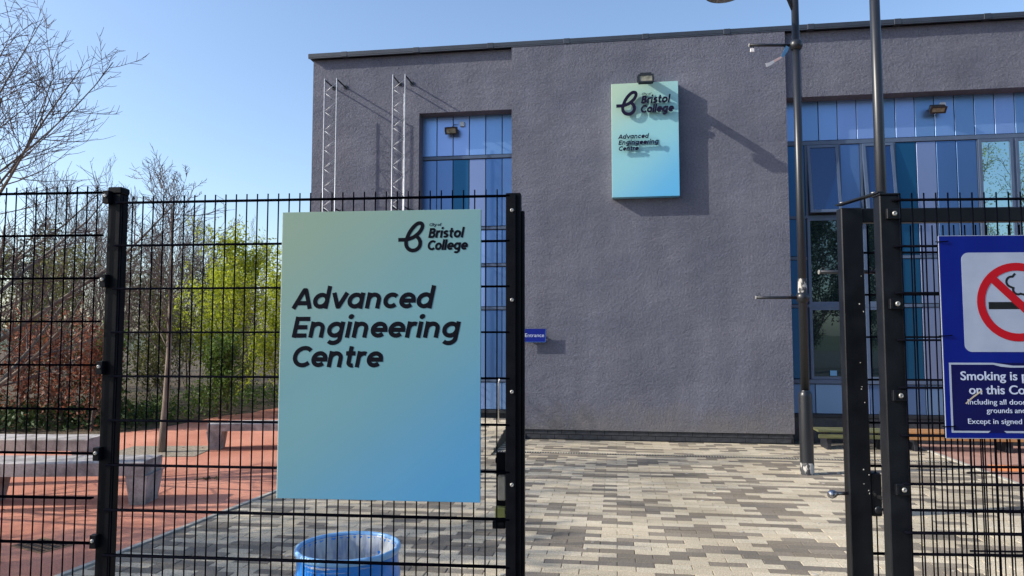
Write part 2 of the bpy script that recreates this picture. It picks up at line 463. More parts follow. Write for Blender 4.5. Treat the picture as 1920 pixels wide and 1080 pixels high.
# ------------------------------------------------------------------ mesh helpers
class MB:
    def __init__(self):
        self.v, self.f, self.sm = [], [], []

    def add(self, vs, fs, smooth=False):
        o = len(self.v)
        self.v.extend([tuple(p) for p in vs])
        for q in fs:
            self.f.append(tuple(i + o for i in q))
            self.sm.append(smooth)
        return self

    def box(self, x0, x1, y0, y1, z0, z1, bev=0.0):
        if bev <= 0:
            vs = [(x0, y0, z0), (x1, y0, z0), (x1, y1, z0), (x0, y1, z0), (x0, y0, z1), (x1, y0, z1), (x1, y1, z1), (x0, y1, z1)]
            fs = [(3, 2, 1, 0), (4, 5, 6, 7), (0, 1, 5, 4), (1, 2, 6, 5), (2, 3, 7, 6), (3, 0, 4, 7)]
            return self.add(vs, fs)
        bm = bmesh.new()
        bmesh.ops.create_cube(bm, size=1.0)
        for v in bm.verts:
            v.co = Vector(((x0 + x1) / 2 + v.co.x * (x1 - x0), (y0 + y1) / 2 + v.co.y * (y1 - y0), (z0 + z1) / 2 + v.co.z * (z1 - z0)))
        bmesh.ops.bevel(bm, geom=list(bm.edges), offset=bev, segments=1, affect='EDGES')
        bm.verts.index_update()
        self.add([v.co.copy() for v in bm.verts], [[v.index for v in f.verts] for f in bm.faces])
        bm.free()
        return self

    def tube(self, pts, rad, sides=8, cap=True, smooth=True):
        pts = [Vector(p) for p in pts]
        n = len(pts)
        if not isinstance(rad, (list, tuple)):
            rad = [rad] * n
        vs, fs = [], []
        ref = None
        for i in range(n):
            t = (pts[min(i + 1, n - 1)] - pts[max(i - 1, 0)]).normalized()
            if ref is None:
                ref = Vector((0, 0, 1)) if abs(t.z) < 0.9 else Vector((1, 0, 0))
            a = t.cross(ref).normalized()
            b2 = t.cross(a).normalized()
            ref = -b2 if False else ref
            for k in range(sides):
                g = 2 * math.pi * k / sides
                vs.append(pts[i] + (a * math.cos(g) + b2 * math.sin(g)) * rad[i])
        for i in range(n - 1):
            for k in range(sides):
                k2 = (k + 1) % sides
                fs.append((i * sides + k, (i + 1) * sides + k, (i + 1) * sides + k2, i * sides + k2))
        self.add(vs, fs, smooth)
        if cap:
            o = len(self.v) - n * sides
            self.f.append(tuple(o + k for k in range(sides))); self.sm.append(False)
            self.f.append(tuple(o + (n - 1) * sides + k for k in reversed(range(sides)))); self.sm.append(False)
        return self

    def lathe(self, prof, sides=24, centre=(0, 0, 0), smooth=True):
        vs, fs = [], []
        for r, z in prof:
            for k in range(sides):
                g = 2 * math.pi * k / sides
                vs.append((centre[0] + r * math.cos(g), centre[1] + r * math.sin(g), centre[2] + z))
        for i in range(len(prof) - 1):
            for k in range(sides):
                k2 = (k + 1) % sides
                fs.append((i * sides + k, i * sides + k2, (i + 1) * sides + k2, (i + 1) * sides + k))
        return self.add(vs, fs, smooth)

    def prism(self, poly, y0, y1):
        """poly in (x, z), extruded along y from y0 (front) to y1"""
        n = len(poly)
        vs = [(p[0], y0, p[1]) for p in poly] + [(p[0], y1, p[1]) for p in poly]
        fs = [tuple(range(n)), tuple(reversed(range(n, 2 * n)))]
        for i in range(n):
            j = (i + 1) % n
            fs.append((i, n + i, n + j, j))
        return self.add(vs, fs)

    def slab(self, poly, z0, z1):
        """poly in (x, y) extruded upwards"""
        n = len(poly)
        vs = [(p[0], p[1], z0) for p in poly] + [(p[0], p[1], z1) for p in poly]
        fs = [tuple(reversed(range(n))), tuple(range(n, 2 * n))]
        for i in range(n):
            j = (i + 1) % n
            fs.append((i, j, n + j, n + i))
        return self.add(vs, fs)

    def mesh(self, name):
        me = bpy.data.meshes.new(name)
        me.from_pydata(self.v, [], self.f)
        me.polygons.foreach_set('use_smooth', self.sm)
        me.update()
        return me

    def build(self, name, m, parent=None, loc=(0, 0, 0), rz=0.0):
        me = self.mesh(name)
        return link(name, me, m, parent, loc, rz)


def link(name, me, m=None, parent=None, loc=(0, 0, 0), rz=0.0):
    if m is not None and not me.materials:
        me.materials.append(M[m] if isinstance(m, str) else m)
    o = bpy.data.objects.new(name, me)
    col.objects.link(o)
    o.parent = parent
    o.location = loc
    o.rotation_euler = (0, 0, rz)
    return o


def empty(name, loc=(0, 0, 0), rz=0.0):
    o = bpy.data.objects.new(name, None)
    o.empty_display_size = 0.1
    col.objects.link(o)
    o.location = loc
    o.rotation_euler = (0, 0, rz)
    return o


def tag(o, label=None, cat=None, group=None, kind=None):
    if label:
        o['label'] = label
    if cat:
        o['category'] = cat
    if group:
        o['group'] = group
    if kind:
        o['kind'] = kind
    return o


def thing(name, label, cat, loc=(0, 0, 0), rz=0.0, group=None):
    return tag(empty(name, loc, rz), label, cat, group)


def boxpart(name, m, parent, x0, x1, y0, y1, z0, z1, bev=0.0):
    return MB().box(x0, x1, y0, y1, z0, z1, bev).build(name, m, parent)


def set_tone(me, per_face):
    """store a colour per face in the attribute 'tone'"""
    a = me.color_attributes.new('tone', 'FLOAT_COLOR', 'CORNER')
    tot = np.empty(len(me.polygons), dtype=np.int32)
    me.polygons.foreach_get('loop_total', tot)
    arr = np.repeat(np.asarray(per_face, dtype=np.float32), tot, axis=0)
    a.data.foreach_set('color', arr.ravel())


# ================================================================== SETTING
def sheet(name, poly, m, z, kind='structure'):
    me = bpy.data.meshes.new(name)
    me.from_pydata([(p[0], p[1], z) for p in poly], [], [tuple(range(len(poly)))])
    me.update()
    if me.polygons[0].normal.z < 0:
        me.flip_normals()
    return tag(link(name, me, m), kind=kind)


sheet('ground', [(-3000, -3000), (3000, -3000), (3000, 3000), (-3000, 3000)], 'grassland', -0.075)
sheet('road', [(-60, -60), (60, -60), (60, 4.6), (-60, 4.6)], 'asphalt', -0.035)
# woodland floor: gently rising leaf-litter bank behind the red surfacing
def woodland_floor():
    v, f = [], []
    nx, ny = 60, 40
    rnd = random.Random(5)
    for j in range(ny + 1):
        for i in range(nx + 1):
            x = -60 + 58 * i / nx
            y = 9.0 + 60 * (j / ny) ** 1.4
            edge = 11.7 + max(0, (x + 6.6)) * 3.0
            h = max(0.0, min(1.0, (y - edge) / 4.0))
            v.append((x, y, -0.03 + h * 0.16 + (rnd.uniform(-0.03, 0.05) if h > 0.1 else 0)))
    for j in range(ny):
        for i in range(nx):
            a = j * (nx + 1) + i
            f.append((a, a + 1, a + nx + 2, a + nx + 1))
    me = bpy.data.meshes.new('woodland_floor')
    me.from_pydata(v, [], f)
    me.polygons.foreach_set('use_smooth', [True] * len(f))
    me.update()
    tag(link('woodland_floor', me, 'soil'), kind='structure')


woodland_floor()

# red resin surfacing on the left; its right edge runs along the plaza's kerb
def plaza_left(n):
    return -4.205 - 0.078 * (n - 4.2)


red_poly = [tuple(F(plaza_left(9.5) - 0.05, 9.5)[:2]), (-14, 2.2), (-14, 11.6), (-10.5, 12.15), (-8.6, 12.05), (-6.9, 11.75), (-6.3, 12.6), (-6.0, 14.0), (-5.9, 16.5), (-5.6, 30), (-3.9, 30), tuple(F(-5.75, -3.0)[:2]), tuple(F(-5.75, 0.0)[:2]), tuple(F(plaza_left(-0.3) - 0.05, -0.0)[:2])]
sheet('red_surfacing', red_poly, 'redtar', 0.004)

# far low hills
def hills():
    v, f = [], []
    rnd = random.Random(3)
    N = 90
    for i in range(N + 1):
        g = R(-100 + 200 * i / N)
        r = 900
        h = 11 + 5 * math.sin(i * 0.31) + 4 * math.sin(i * 0.13 + 1) + rnd.uniform(-0.6, 0.6)
        x, y = r * math.sin(g), r * math.cos(g)
        v += [(x, y, -2), (x * 1.06, y * 1.06, h * 0.7), (x * 1.2, y * 1.2, h), (x * 1.5, y * 1.5, -2)]
    for i in range(N):
        for k in range(3):
            a = i * 4 + k
            f.append((a, a + 4, a + 5, a + 1))
    me = bpy.data.meshes.new('hills')
    me.from_pydata(v, [], f)
    me.update()
    tag(link('hills', me, 'hill'), kind='structure')


hills()

# ------------------------------------------------------------------ paved plaza of staggered blocks
BL, BW = 0.264, 0.1035
RIGHT_S = 3.70


def clip_half(poly, a, b, c):
    """keep a*x + b*y <= c"""
    out = []
    for i in range(len(poly)):
        p, q = poly[i], poly[(i + 1) % len(poly)]
        dp, dq = a * p[0] + b * p[1] - c, a * q[0] + b * q[1] - c
        if dp <= 0:
            out.append(p)
        if (dp < 0 < dq) or (dq < 0 < dp):
            t = dp / (dp - dq)
            out.append((p[0] + (q[0] - p[0]) * t, p[1] + (q[1] - p[1]) * t))
    return out


def build_plaza():
    rnd = random.Random(11)
    plaza = tag(empty('paved_plaza', P0, -TH), kind='structure')
    base = MB()
    pl = [(plaza_left(-0.28), 0.28), (RIGHT_S, 0.28), (RIGHT_S, -9.6), (plaza_left(9.6), -9.6)]
    base.slab(pl, -0.05, -0.006)
    base.build('joint_bed', 'sand', plaza)
    light = [(0.485, 0.420, 0.312), (0.512, 0.445, 0.334), (0.460, 0.396, 0.292), (0.492, 0.432, 0.330), (0.474, 0.405, 0.296), (0.525, 0.460, 0.350)]
    dark = [(0.205, 0.176, 0.138), (0.225, 0.194, 0.154), (0.186, 0.162, 0.131), (0.242, 0.208, 0.164), (0.212, 0.180, 0.138), (0.176, 0.155, 0.130)]
    cells = []
    nrows = int(9.8 / BW)
    # runs of dark blocks wander sideways from row to row, as laid from mixed pallets
    prev = {}
    for r in range(nrows):
        y0 = 0.28 - r * BW
        y1 = y0 - BW
        off = (BL / 2 if r % 2 else 0.0)
        i0 = int((-4.9) / BL) - 1
        row = {}
        last = False
        for i in range(i0, int(RIGHT_S / BL) + 2):
            x0 = i * BL + off
            x1 = x0 + BL
            n = -(y0 + y1) / 2
            p_dark = 0.41 + (0.05 if last else -0.02) + (0.02 if prev.get(i) else -0.01)
            d = rnd.random() < p_dark
            last = d
            row[i] = d
            if x1 < plaza_left(n) - 0.1 or x0 > RIGHT_S:
                continue
            g = 0.0024
            poly = [(x0 + g, y1 + g), (x1 - g, y1 + g), (x1 - g, y0 - g), (x0 + g, y0 - g)]
            cut = False
            if x0 < plaza_left(n) + 0.05:
                # left edge line: x >= -4.205 - .078 (n - 4.2), n = -y
                poly = clip_half(poly, -1.0, 0.078, 4.205 - 0.078 * 4.2)
                cut = True
            if x1 > RIGHT_S:
                poly = clip_half(poly, 1, 0, RIGHT_S)
                cut = True
            if len(poly) < 3:
                continue
            cx = sum(p[0] for p in poly) / len(poly)
            cy = sum(p[1] for p in poly) / len(poly)
            # leave the entrance ramp's footprint free
            if cy > -1.62 and -3.72 < cx < -2.36:
                continue
            if cy > 0.02 and cx > -2.36:
                continue
            vw = view(F(cx, -cy, 0))
            rank = 1e9
            if not cut and vw and -20 < vw[0] < 1940 and vw[1] < 1088 and not (505 < vw[0] < 905 and vw[1] < 945):
                w = F(cx, -cy, 0)
                rank = w.y
            cells.append((rank, poly, cx, cy, d, rnd.randrange(6), rnd.uniform(0.93, 1.07), rnd.uniform(-0.0026, 0.0016)))
        prev = row
    cells.sort(key=lambda c: c[0])
    near, rest = cells[:300], cells[300:]
    protos = {}
    for d in (0, 1):
        for k in range(6):
            mb = MB().box(-BL / 2 + 0.0024, BL / 2 - 0.0024, -BW / 2 + 0.0024, BW / 2 - 0.0024, -0.04, 0.0, 0.003)
            me = mb.mesh('paving_block')
            me.materials.append(M['blockmat'])
            c = (dark if d else light)[k]
            set_tone(me, [c4(c)] * len(me.polygons))
            protos[(d, k)] = me
    for rank, poly, cx, cy, d, k, t, dz in near:
        link('paving_block', protos[(int(d), k)], None, plaza, (cx, cy, dz))
    mb = MB()
    tones = []
    for rank, poly, cx, cy, d, k, t, dz in rest:
        before = len(mb.f)
        n = len(poly)
        vs = [(p[0], p[1], dz) for p in poly] + [(p[0], p[1], -0.03) for p in poly]
        fs = [tuple(range(n))] + [(i, n + i, n + (i + 1) % n, (i + 1) % n) for i in range(n)]
        mb.add(vs, fs)
        c = (dark if d else light)[k]
        tones += [(c[0] * t, c[1] * t, c[2] * t, 1.0)] * (len(mb.f) - before)
    me = mb.mesh('paving_blocks')
    me.materials.append(M['blockmat'])
    set_tone(me, tones)
    tag(link('paving_blocks', me, None, plaza), kind='stuff')
    # thin concrete edging along both sides
    e = MB()
    e.add([(plaza_left(9.6) - 0.045, -9.6, 0.012), (plaza_left(9.6) - 0.002, -9.6, 0.012), (plaza_left(-0.28) - 0.002, 0.28, 0.012), (plaza_left(-0.28) - 0.045, 0.28, 0.012),
           (plaza_left(9.6) - 0.045, -9.6, -0.05), (plaza_left(9.6) - 0.002, -9.6, -0.05), (plaza_left(-0.28) - 0.002, 0.28, -0.05), (plaza_left(-0.28) - 0.045, 0.28, -0.05)],
          [(0, 1, 2, 3), (4, 7, 6, 5), (0, 4, 5, 1), (1, 5, 6, 2), (2, 6, 7, 3), (3, 7, 4, 0)])
    e.build('edging', 'kerb', plaza)
    e2 = MB().box(RIGHT_S + 0.002, RIGHT_S + 0.06, -9.6, 0.02, -0.05, 0.014, 0.003)
    e2.build('edging', 'kerb', plaza)
    # slotted drain channel running parallel to the wall
    dr = MB()
    x = -3.2
    dr.box(-3.6, RIGHT_S - 0.05, -1.345, -1.255, -0.02, 0.0035)
    ch = dr.build('drain_channel', 'slot', plaza)
    sl = MB()
    x = -3.58
    while x < RIGHT_S - 0.08:
        sl.box(x, x + 0.014, -1.340, -1.260, 0.0036, 0.0062)
        x += 0.036
    tag(sl.build('grating_bars', 'kerb', ch), kind='stuff')
    # paved ramp up to the entrance doors
    ramp = MB()
    rp = tag(empty('entrance_ramp', P0, -TH), kind='structure')
    ramp.add([(-3.70, -1.60, -0.004), (-2.37, -1.60, -0.004), (-2.37, 0.24, 0.285), (-3.70, 0.24, 0.285), (-3.70, -1.60, -0.05), (-2.37, -1.60, -0.05), (-2.37, 0.24, -0.05), (-3.70, 0.24, -0.05)],
             [(0, 1, 2, 3), (0, 4, 5, 1), (1, 5, 6, 2), (3, 2, 6, 7), (0, 3, 7, 4)])
    ramp.build('ramp_slab', 'sand', rp)
    mb = MB(); tones = []
    slope = 0.289 / 1.84
    for r in range(17):
        y0 = -1.60 + r * 0.108
        for i in range(7):
            x0 = -3.70 + i * BL - (BL / 2 if r % 2 else 0)
            xa, xb = max(x0 + 0.002, -3.70), min(x0 + BL - 0.002, -2.37)
            if xb - xa < 0.03:
                continue
            ya, yb = y0 + 0.002, y0 + 0.106
            za, zb = -0.004 + (ya + 1.60) * slope + 0.006, -0.004 + (yb + 1.60) * slope + 0.006
            mb.add([(xa, ya, za), (xb, ya, za), (xb, yb, zb), (xa, yb, zb), (xa, ya, za - 0.02), (xb, ya, za - 0.02), (xb, yb, zb - 0.02), (xa, yb, zb - 0.02)],
                   [(0, 1, 2, 3), (0, 4, 5, 1), (1, 5, 6, 2), (2, 6, 7, 3), (3, 7, 4, 0)])
            c = (dark if rnd.random() < 0.3 else light)[rnd.randrange(6)]
            tones += [c4(c)] * 5
    me = mb.mesh('paving_blocks'); me.materials.append(M['blockmat']); set_tone(me, tones)
    tag(link('paving_blocks', me, None, rp), kind='stuff')


build_plaza()
# brown brick paving and an orange strip to the right of the plaza
sheet('brown_paving', [tuple(F(RIGHT_S + 0.06, 9.6)[:2]), tuple(F(14, 9.6)[:2]), tuple(F(14, -0.28)[:2]), tuple(F(RIGHT_S + 0.06, -0.28)[:2])], 'brownpave', 0.004)
sheet('orange_strip', [tuple(F(RIGHT_S + 0.30, 1.45)[:2]), tuple(F(9, 1.45)[:2]), tuple(F(9, 1.90)[:2]), tuple(F(RIGHT_S + 0.14, 1.90)[:2])], 'orangepave', 0.008)

# ================================================================== BUILDING
bld = thing('college_building', 'grey rendered college building with blue cladding panels and flat roof', 'building', P0, -TH)
WL, WR, WTOP = -2.32, 2.005, 6.41
LEFT = -5.81
RIGHT_END = 13.0


def grid_wall(name, m, parent, rects, y, sub=0.25, depth=0.25, sides=True):
    """flat wall made of rectangles in one plane, given real thickness"""
    mb = MB()
    for (x0, x1, z0, z1) in rects:
        mb.box(x0, x1, y, y + depth, z0, z1)
    return mb.build(name, m, parent)


def outline_wall(name, m, parent, poly, y0, y1):
    return MB().prism(poly, y0, y1).build(name, m, parent)


# projecting rendered bay
outline_wall('rendered_bay_wall', 'render', bld, [(WL, 0.152), (WR, 0.152), (WR, WTOP), (WL, WTOP)], 0.0, 0.60)
# recessed upper wall: left pier with lintel over the left recess, and the lintel band over the right recess
outline_wall('rendered_wall', 'render', bld, [(LEFT, 0.152), (-3.91, 0.152), (-3.91, 5.385), (WL - 0.001, 5.385), (WL - 0.001, 6.405), (LEFT, 6.405)], 0.085, 0.50)
outline_wall('rendered_wall', 'render', bld, [(WR + 0.001, 5.365), (RIGHT_END, 5.365), (RIGHT_END, 6.405), (WR + 0.001, 6.405)], 0.085, 0.50)
# building mass behind, roof and gable
outline_wall('rendered_wall', 'render', bld, [(LEFT + 0.003, 0.0), (LEFT + 0.30, 0.0), (LEFT + 0.30, 6.40), (LEFT + 0.003, 6.40)], 0.501, 14.0)
outline_wall('rendered_wall', 'render', bld, [(RIGHT_END - 0.3, 0.0), (RIGHT_END, 0.0), (RIGHT_END, 5.364), (RIGHT_END - 0.3, 5.364)], 0.085, 14.0)
boxpart('flat_roof', 'roof', bld, LEFT + 0.30, RIGHT_END, 0.50, 14.0, 6.25, 6.38)
boxpart('inner_wall', 'gasket', bld, LEFT + 0.31, RIGHT_END - 0.31, 0.60, 0.75, 0.0, 6.24)

# metal capping with cover plates over its joints
cap = boxpart('parapet_capping', 'capping', bld, LEFT - 0.06, RIGHT_END, -0.010, 0.52, 6.425, 6.492, 0.004)
boxpart('drip_edge', 'capping', cap, LEFT - 0.055, RIGHT_END, -0.0075, 0.010, 6.405, 6.4245)
sx = -5.22
while sx < RIGHT_END - 0.5:
    boxpart('joint_plate', 'capping', cap, sx - 0.05, sx + 0.05, -0.0135, 0.53, 6.408, 6.4955, 0.002)
    sx += 1.27


def brick_plinth(parent, x0, x1, yfront, seed, courses=2, z0=0.0, ch=0.075):
    rnd = random.Random(seed)
    core = boxpart('plinth', 'mortar', parent, x0, x1, yfront + 0.006, yfront + 0.3, z0, z0 + courses * ch + 0.001)
    L0 = 0.225
    me_full = MB().box(0.004, L0 - 0.004, 0.0, 0.10, 0.004, ch - 0.004, 0.003).mesh('brick')
    me_full.materials.append(M['engineering'])
    for c in range(courses):
        x = x0 - (L0 / 2 if c % 2 else 0)
        while x < x1 - 0.01:
            a, b = max(x, x0), min(x + L0, x1)
            if b - a > L0 - 0.001:
                link('brick', me_full, None, core, (x, yfront + rnd.uniform(-0.001, 0.001), z0 + c * ch))
            elif b - a > 0.03:
                MB().box(a + 0.004, b - 0.004, yfront, yfront + 0.1, z0 + c * ch + 0.004, z0 + (c + 1) * ch - 0.004, 0.003).build('brick', 'engineering', core)
            x += L0
    return core


brick_plinth(bld, WL + 0.01, WR - 0.012, 0.022, 4)
brick_plinth(bld, LEFT + 0.012, -3.915, 0.105, 5)

# ---- glazed and panelled infill of the two recesses (plane 0.29 m behind the bay face)
GY = 0.33


def panel(parent, x0, x1, z0, z1, key, y=GY):
    MB().box(x0 + 0.006, x1 - 0.006, y, y + 0.03, z0 + 0.006, z1 - 0.006, 0.003).build('cladding_panel', 'p' + key, parent)


def infill_back(x0, x1):
    return boxpart('infill_wall', 'gasket', bld, x0, x1, GY + 0.012, GY + 0.10, 0.0, 5.40)


# left recess
li = infill_back(-3.95, WL)
PW = 0.283
lx = [-3.945 + 0.0 + i * PW for i in range(6)] + [WL + 0.02]
for i, k in enumerate('abbacc'):
    panel(li, lx[i], lx[i + 1], 4.695, 5.40, k)
for i, k in enumerate('mntlnm'):
    panel(li, lx[i], lx[i + 1], 3.475, 4.630, k if k != 'n' or i != 1 else 'm')
boxpart('transom', 'frame', li, -3.945, WL, GY - 0.018, GY + 0.02, 4.635, 4.690, 0.004)
zb = [(2.845, 3.415, 'mncbmn'), (2.120, 2.790, 'nmcbmm'), (0.925, 2.065, 'mnccnm'), (0.420, 0.870, 'bcbbaa')]
for z0, z1, keys in zb:
    for i, k in enumerate(keys):
        panel(li, lx[i], lx[i + 1], z0, z1, k)
for z0 in (3.418, 2.793, 2.068, 0.873):
    boxpart('transom', 'frame', li, -3.945, WL, GY - 0.018, GY + 0.02, z0 + 0.003, z0 + 0.048, 0.004)
boxpart('sill', 'gasket', li, -3.945, WL, GY - 0.03, GY + 0.02, 0.36, 0.415, 0.004)

# right recess
ri = infill_back(WR, RIGHT_END - 0.3)
k_top = 'acabbcbcacabcbacabcbacabcbacabcbacbab'
x = 1.987
i = 0
while x < RIGHT_END - 0.32:
    a, b = max(x, WR - 0.0), min(x + 0.2865, RIGHT_END - 0.31)
    panel(ri, a, b, 4.735 if False else 4.725, 5.395, k_top[i % len(k_top)])
    x += 0.2865
    i += 1
boxpart('transom', 'frame', ri, WR, RIGHT_END - 0.31, GY - 0.020, GY + 0.02, 4.655, 4.720, 0.004)


def window(x0, x1, z0, z1, glass='glass', tilt=0.0):
    w = empty('window', (x0, GY - 0.030, z1))
    w.parent = bld
    W, Hh = x1 - x0, z1 - z0
    w.rotation_euler = (-tilt, 0, 0)
    fr = MB()
    t = 0.042
    fr.prism([(0, -Hh), (t, -Hh), (t, 0), (0, 0)], 0.0, 0.05)
    fr.prism([(W - t, -Hh), (W, -Hh), (W, 0), (W - t, 0)], 0.0, 0.05)
    fr.prism([(t, -Hh), (W - t, -Hh), (W - t, -Hh + t), (t, -Hh + t)], 0.0015, 0.0485)
    fr.prism([(t, -t), (W - t, -t), (W - t, 0), (t, 0)], 0.0015, 0.0485)
    fr.build('frame', 'frame', w)
    boxpart('pane', glass, w, t, W - t, 0.016, 0.026, -Hh + t, -t)
    return w


def pane_frame(x0, x1, z0, z1):
    """fixed frame round an opening"""
    t = 0.035
    fr = MB()
    fr.prism([(x0, z0), (x0 + t, z0), (x0 + t, z1), (x0, z1)], GY - 0.012, GY + 0.015)
    fr.prism([(x1 - t, z0), (x1, z0), (x1, z1), (x1 - t, z1)], GY - 0.012, GY + 0.015)
    fr.build('window_jambs', 'frame', ri)


# columns of the right recess: (x0, x1, kind)
cols = [(2.005, 2.335, 'd'), (2.335, 2.870, 'W1'), (2.870, 3.165, 'm'), (3.165, 3.690, 'W1'),
        (3.690, 3.995, 't'), (3.995, 4.285, 'l'), (4.285, 4.575, 'n'), (4.575, 4.865, 'n'),
        (4.865, 5.385, 'W2'), (5.385, 5.905, 'W2'), (5.905, 6.2, 'm'), (6.2, 6.5, 'l'), (6.5, 6.8, 't'), (6.8, 7.1, 'n'),
        (7.1, 7.62, 'W2'), (7.62, 8.14, 'W2'), (8.14, 8.45, 'm'), (8.45, 8.75, 'l'), (8.75, 9.05, 'n'), (9.05, 9.6, 'W2'), (9.6, 10.1, 'W2'), (10.1, 10.5, 'm'), (10.5, 10.9, 't'), (10.9, 11.3, 'l'), (11.3, 11.7, 'n'), (11.7, 12.68, 'W2')]
for ci, (a, b, k) in enumerate(cols):
    if k in ('W1', 'W2'):
        pane_frame(a, b, 3.53, 4.655)
        if k == 'W1':
            window(a + 0.035, b - 0.035, 3.55, 4.650, 'glass_tilt', R(7.0))
        else:
            window(a + 0.02, b - 0.02, 3.55, 4.650, 'glass')
        boxpart('transom', 'frame', ri, a, b, GY - 0.016, GY + 0.012, 3.490, 3.528)
        window(a + 0.01, b - 0.01, 2.125, 3.488, 'glass_dark' if k == 'W1' else 'glass')
        boxpart('transom', 'frame', ri, a, b, GY - 0.034, GY + 0.012, 2.080, 2.124)
        window(a + 0.01, b - 0.01, 0.965, 2.079, 'glass_dark')
    else:
        panel(ri, a, b, 3.520, 4.655, k)
        panel(ri, a, b, 2.880, 3.480, k)
        panel(ri, a, b, 2.130, 2.830, k)
        panel(ri, a, b, 0.965, 2.075, k)
        for z0 in (3.480, 2.830, 2.076):
            boxpart('transom', 'frame', ri, a, b, GY - 0.014, GY + 0.012, z0 + 0.002, z0 + 0.048)
boxpart('sill', 'frame', ri, WR, RIGHT_END - 0.31, GY - 0.045, GY + 0.02, 0.895, 0.960, 0.004)
x = WR
i = 0
while x < RIGHT_END - 0.32:
    panel(ri, x, min(x + 0.40, RIGHT_END - 0.31), 0.43, 0.890, 'mcbm'[i % 4])
    x += 0.40
    i += 1
boxpart('sill', 'gasket', ri, WR, RIGHT_END - 0.31, GY - 0.03, GY + 0.02, 0.375, 0.426, 0.004)
boxpart('plinth', 'engineering', ri, WR, RIGHT_END - 0.31, GY - 0.012, GY + 0.011, 0.0, 0.374)
# small blue notice stuck inside the tall dark window
boxpart('window_sticker', 'ribbon_b', bld, 2.62, 2.72, GY - 0.0335, GY - 0.0305, 1.02, 1.10)

# ================================================================== THINGS ON THE FACADE
# ---- stroke lettering (round geometric italic)
def arc(cx, cz, r, a0, a1, n=18, rz=None):
    rz = rz or r
    return [(cx + r * math.cos(R(a0 + (a1 - a0) * i / n)), cz + rz * math.sin(R(a0 + (a1 - a0) * i / n))) for i in range(n + 1)]


XH, WT = 0.765, 0.206
GR = (XH - WT) / 2
GC = (WT / 2 + GR, XH / 2)


def glyphs():
    h = WT / 2
    g = {}
    cx, cz = GC
    circ = arc(cx, cz, GR, 0, 360, 28)
    right = cx + GR
    g['A'] = ([[(0.08, 0), (0.425, 0.875), (0.44, 0.89), (0.50, 0.89), (0.515, 0.875), (0.86, 0)], [(0.22, 0.27), (0.72, 0.27)]], 0.94)
    g['d'] = ([circ, [(right, 0), (right, 1.09)]], right + h + 0.11)
    g['a'] = ([circ, [(right, 0), (right, XH)]], right + h + 0.11)
    g['v'] = ([[(0.05, XH), (0.325, 0.125), (0.34, 0.105), (0.38, 0.105), (0.395, 0.125), (0.67, XH)]], 0.75)
    g['n'] = ([[(h, 0), (h, XH)], [(h, 0.38)] + arc(h + 0.24, XH - h - 0.24, 0.24, 170, 0) + [(h + 0.48, 0)]], h * 2 + 0.48 + 0.11)
    g['c'] = ([arc(cx, cz, GR, 42, 318)], 0.74)
    g['e'] = ([arc(cx, cz, GR, 0, 316, 24), [(cx - GR, cz - 0.01), (right + h * 0.96, cz - 0.01)]], 0.80)
    g['E'] = ([[(h, 0), (h, 1.0)], [(h, h), (0.66, h)], [(h, 0.5), (0.62, 0.5)], [(h, 1 - h), (0.68, 1 - h)]], 0.76)
    g['g'] = ([circ, [(right, XH), (right, -0.02)] + arc(cx, -0.02, GR, 0, -140, 14, 0.23)], right + h + 0.11)
    g['i'] = ([[(h, 0), (h, XH)], 'dot'], h * 2 + 0.10)
    g['r'] = ([[(h, 0), (h, XH)], [(h, 0.40)] + arc(h + 0.22, XH - h - 0.22, 0.22, 168, 62, 10)], 0.50)
    g['t'] = ([[(0.20, 1.0), (0.20, 0.24)] + arc(0.38, 0.24, 0.18, 180, 285, 8, 0.15), [(0.0, XH - h), (0.44, XH - h)]], 0.53)
    g['C'] = ([arc(0.51, 0.5, 0.41, 44, 316, 24)], 0.90)
    g['B'] = ([[(h, 0), (h, 1.0)], [(h, 1 - h), (0.36, 1 - h)] + arc(0.36, 0.73, 0.18, 80, -80, 10) + [(h, 0.52)], [(0.36, 0.52)] + arc(0.38, 0.30, 0.21, 90, -90, 12) + [(h, h)]], 0.76)
    g['s'] = ([arc(0.30, XH - h - 0.135, 0.19, 35, 250, 12, 0.135)[:] + [(0.34, XH / 2 - 0.01)] + arc(0.27, h + 0.135, 0.20, 60, -150, 12, 0.135)], 0.62)
    g['o'] = ([circ], 0.84)
    g['l'] = ([[(h, 0), (h, 1.09)]], h * 2 + 0.10)
    g['y'] = ([[(0.04, XH), (0.37, 0.03)], [(0.68, XH), (0.28, -0.24), (0.06, -0.24)]], 0.75)
    g['f'] = ([[(0.18, 0), (0.18, 0.80)] + arc(0.38, 0.80, 0.20, 180, 80, 8), [(0.0, XH - h), (0.42, XH - h)]], 0.48)
    g[' '] = ([], 0.36)
    return g


GLY = glyphs()


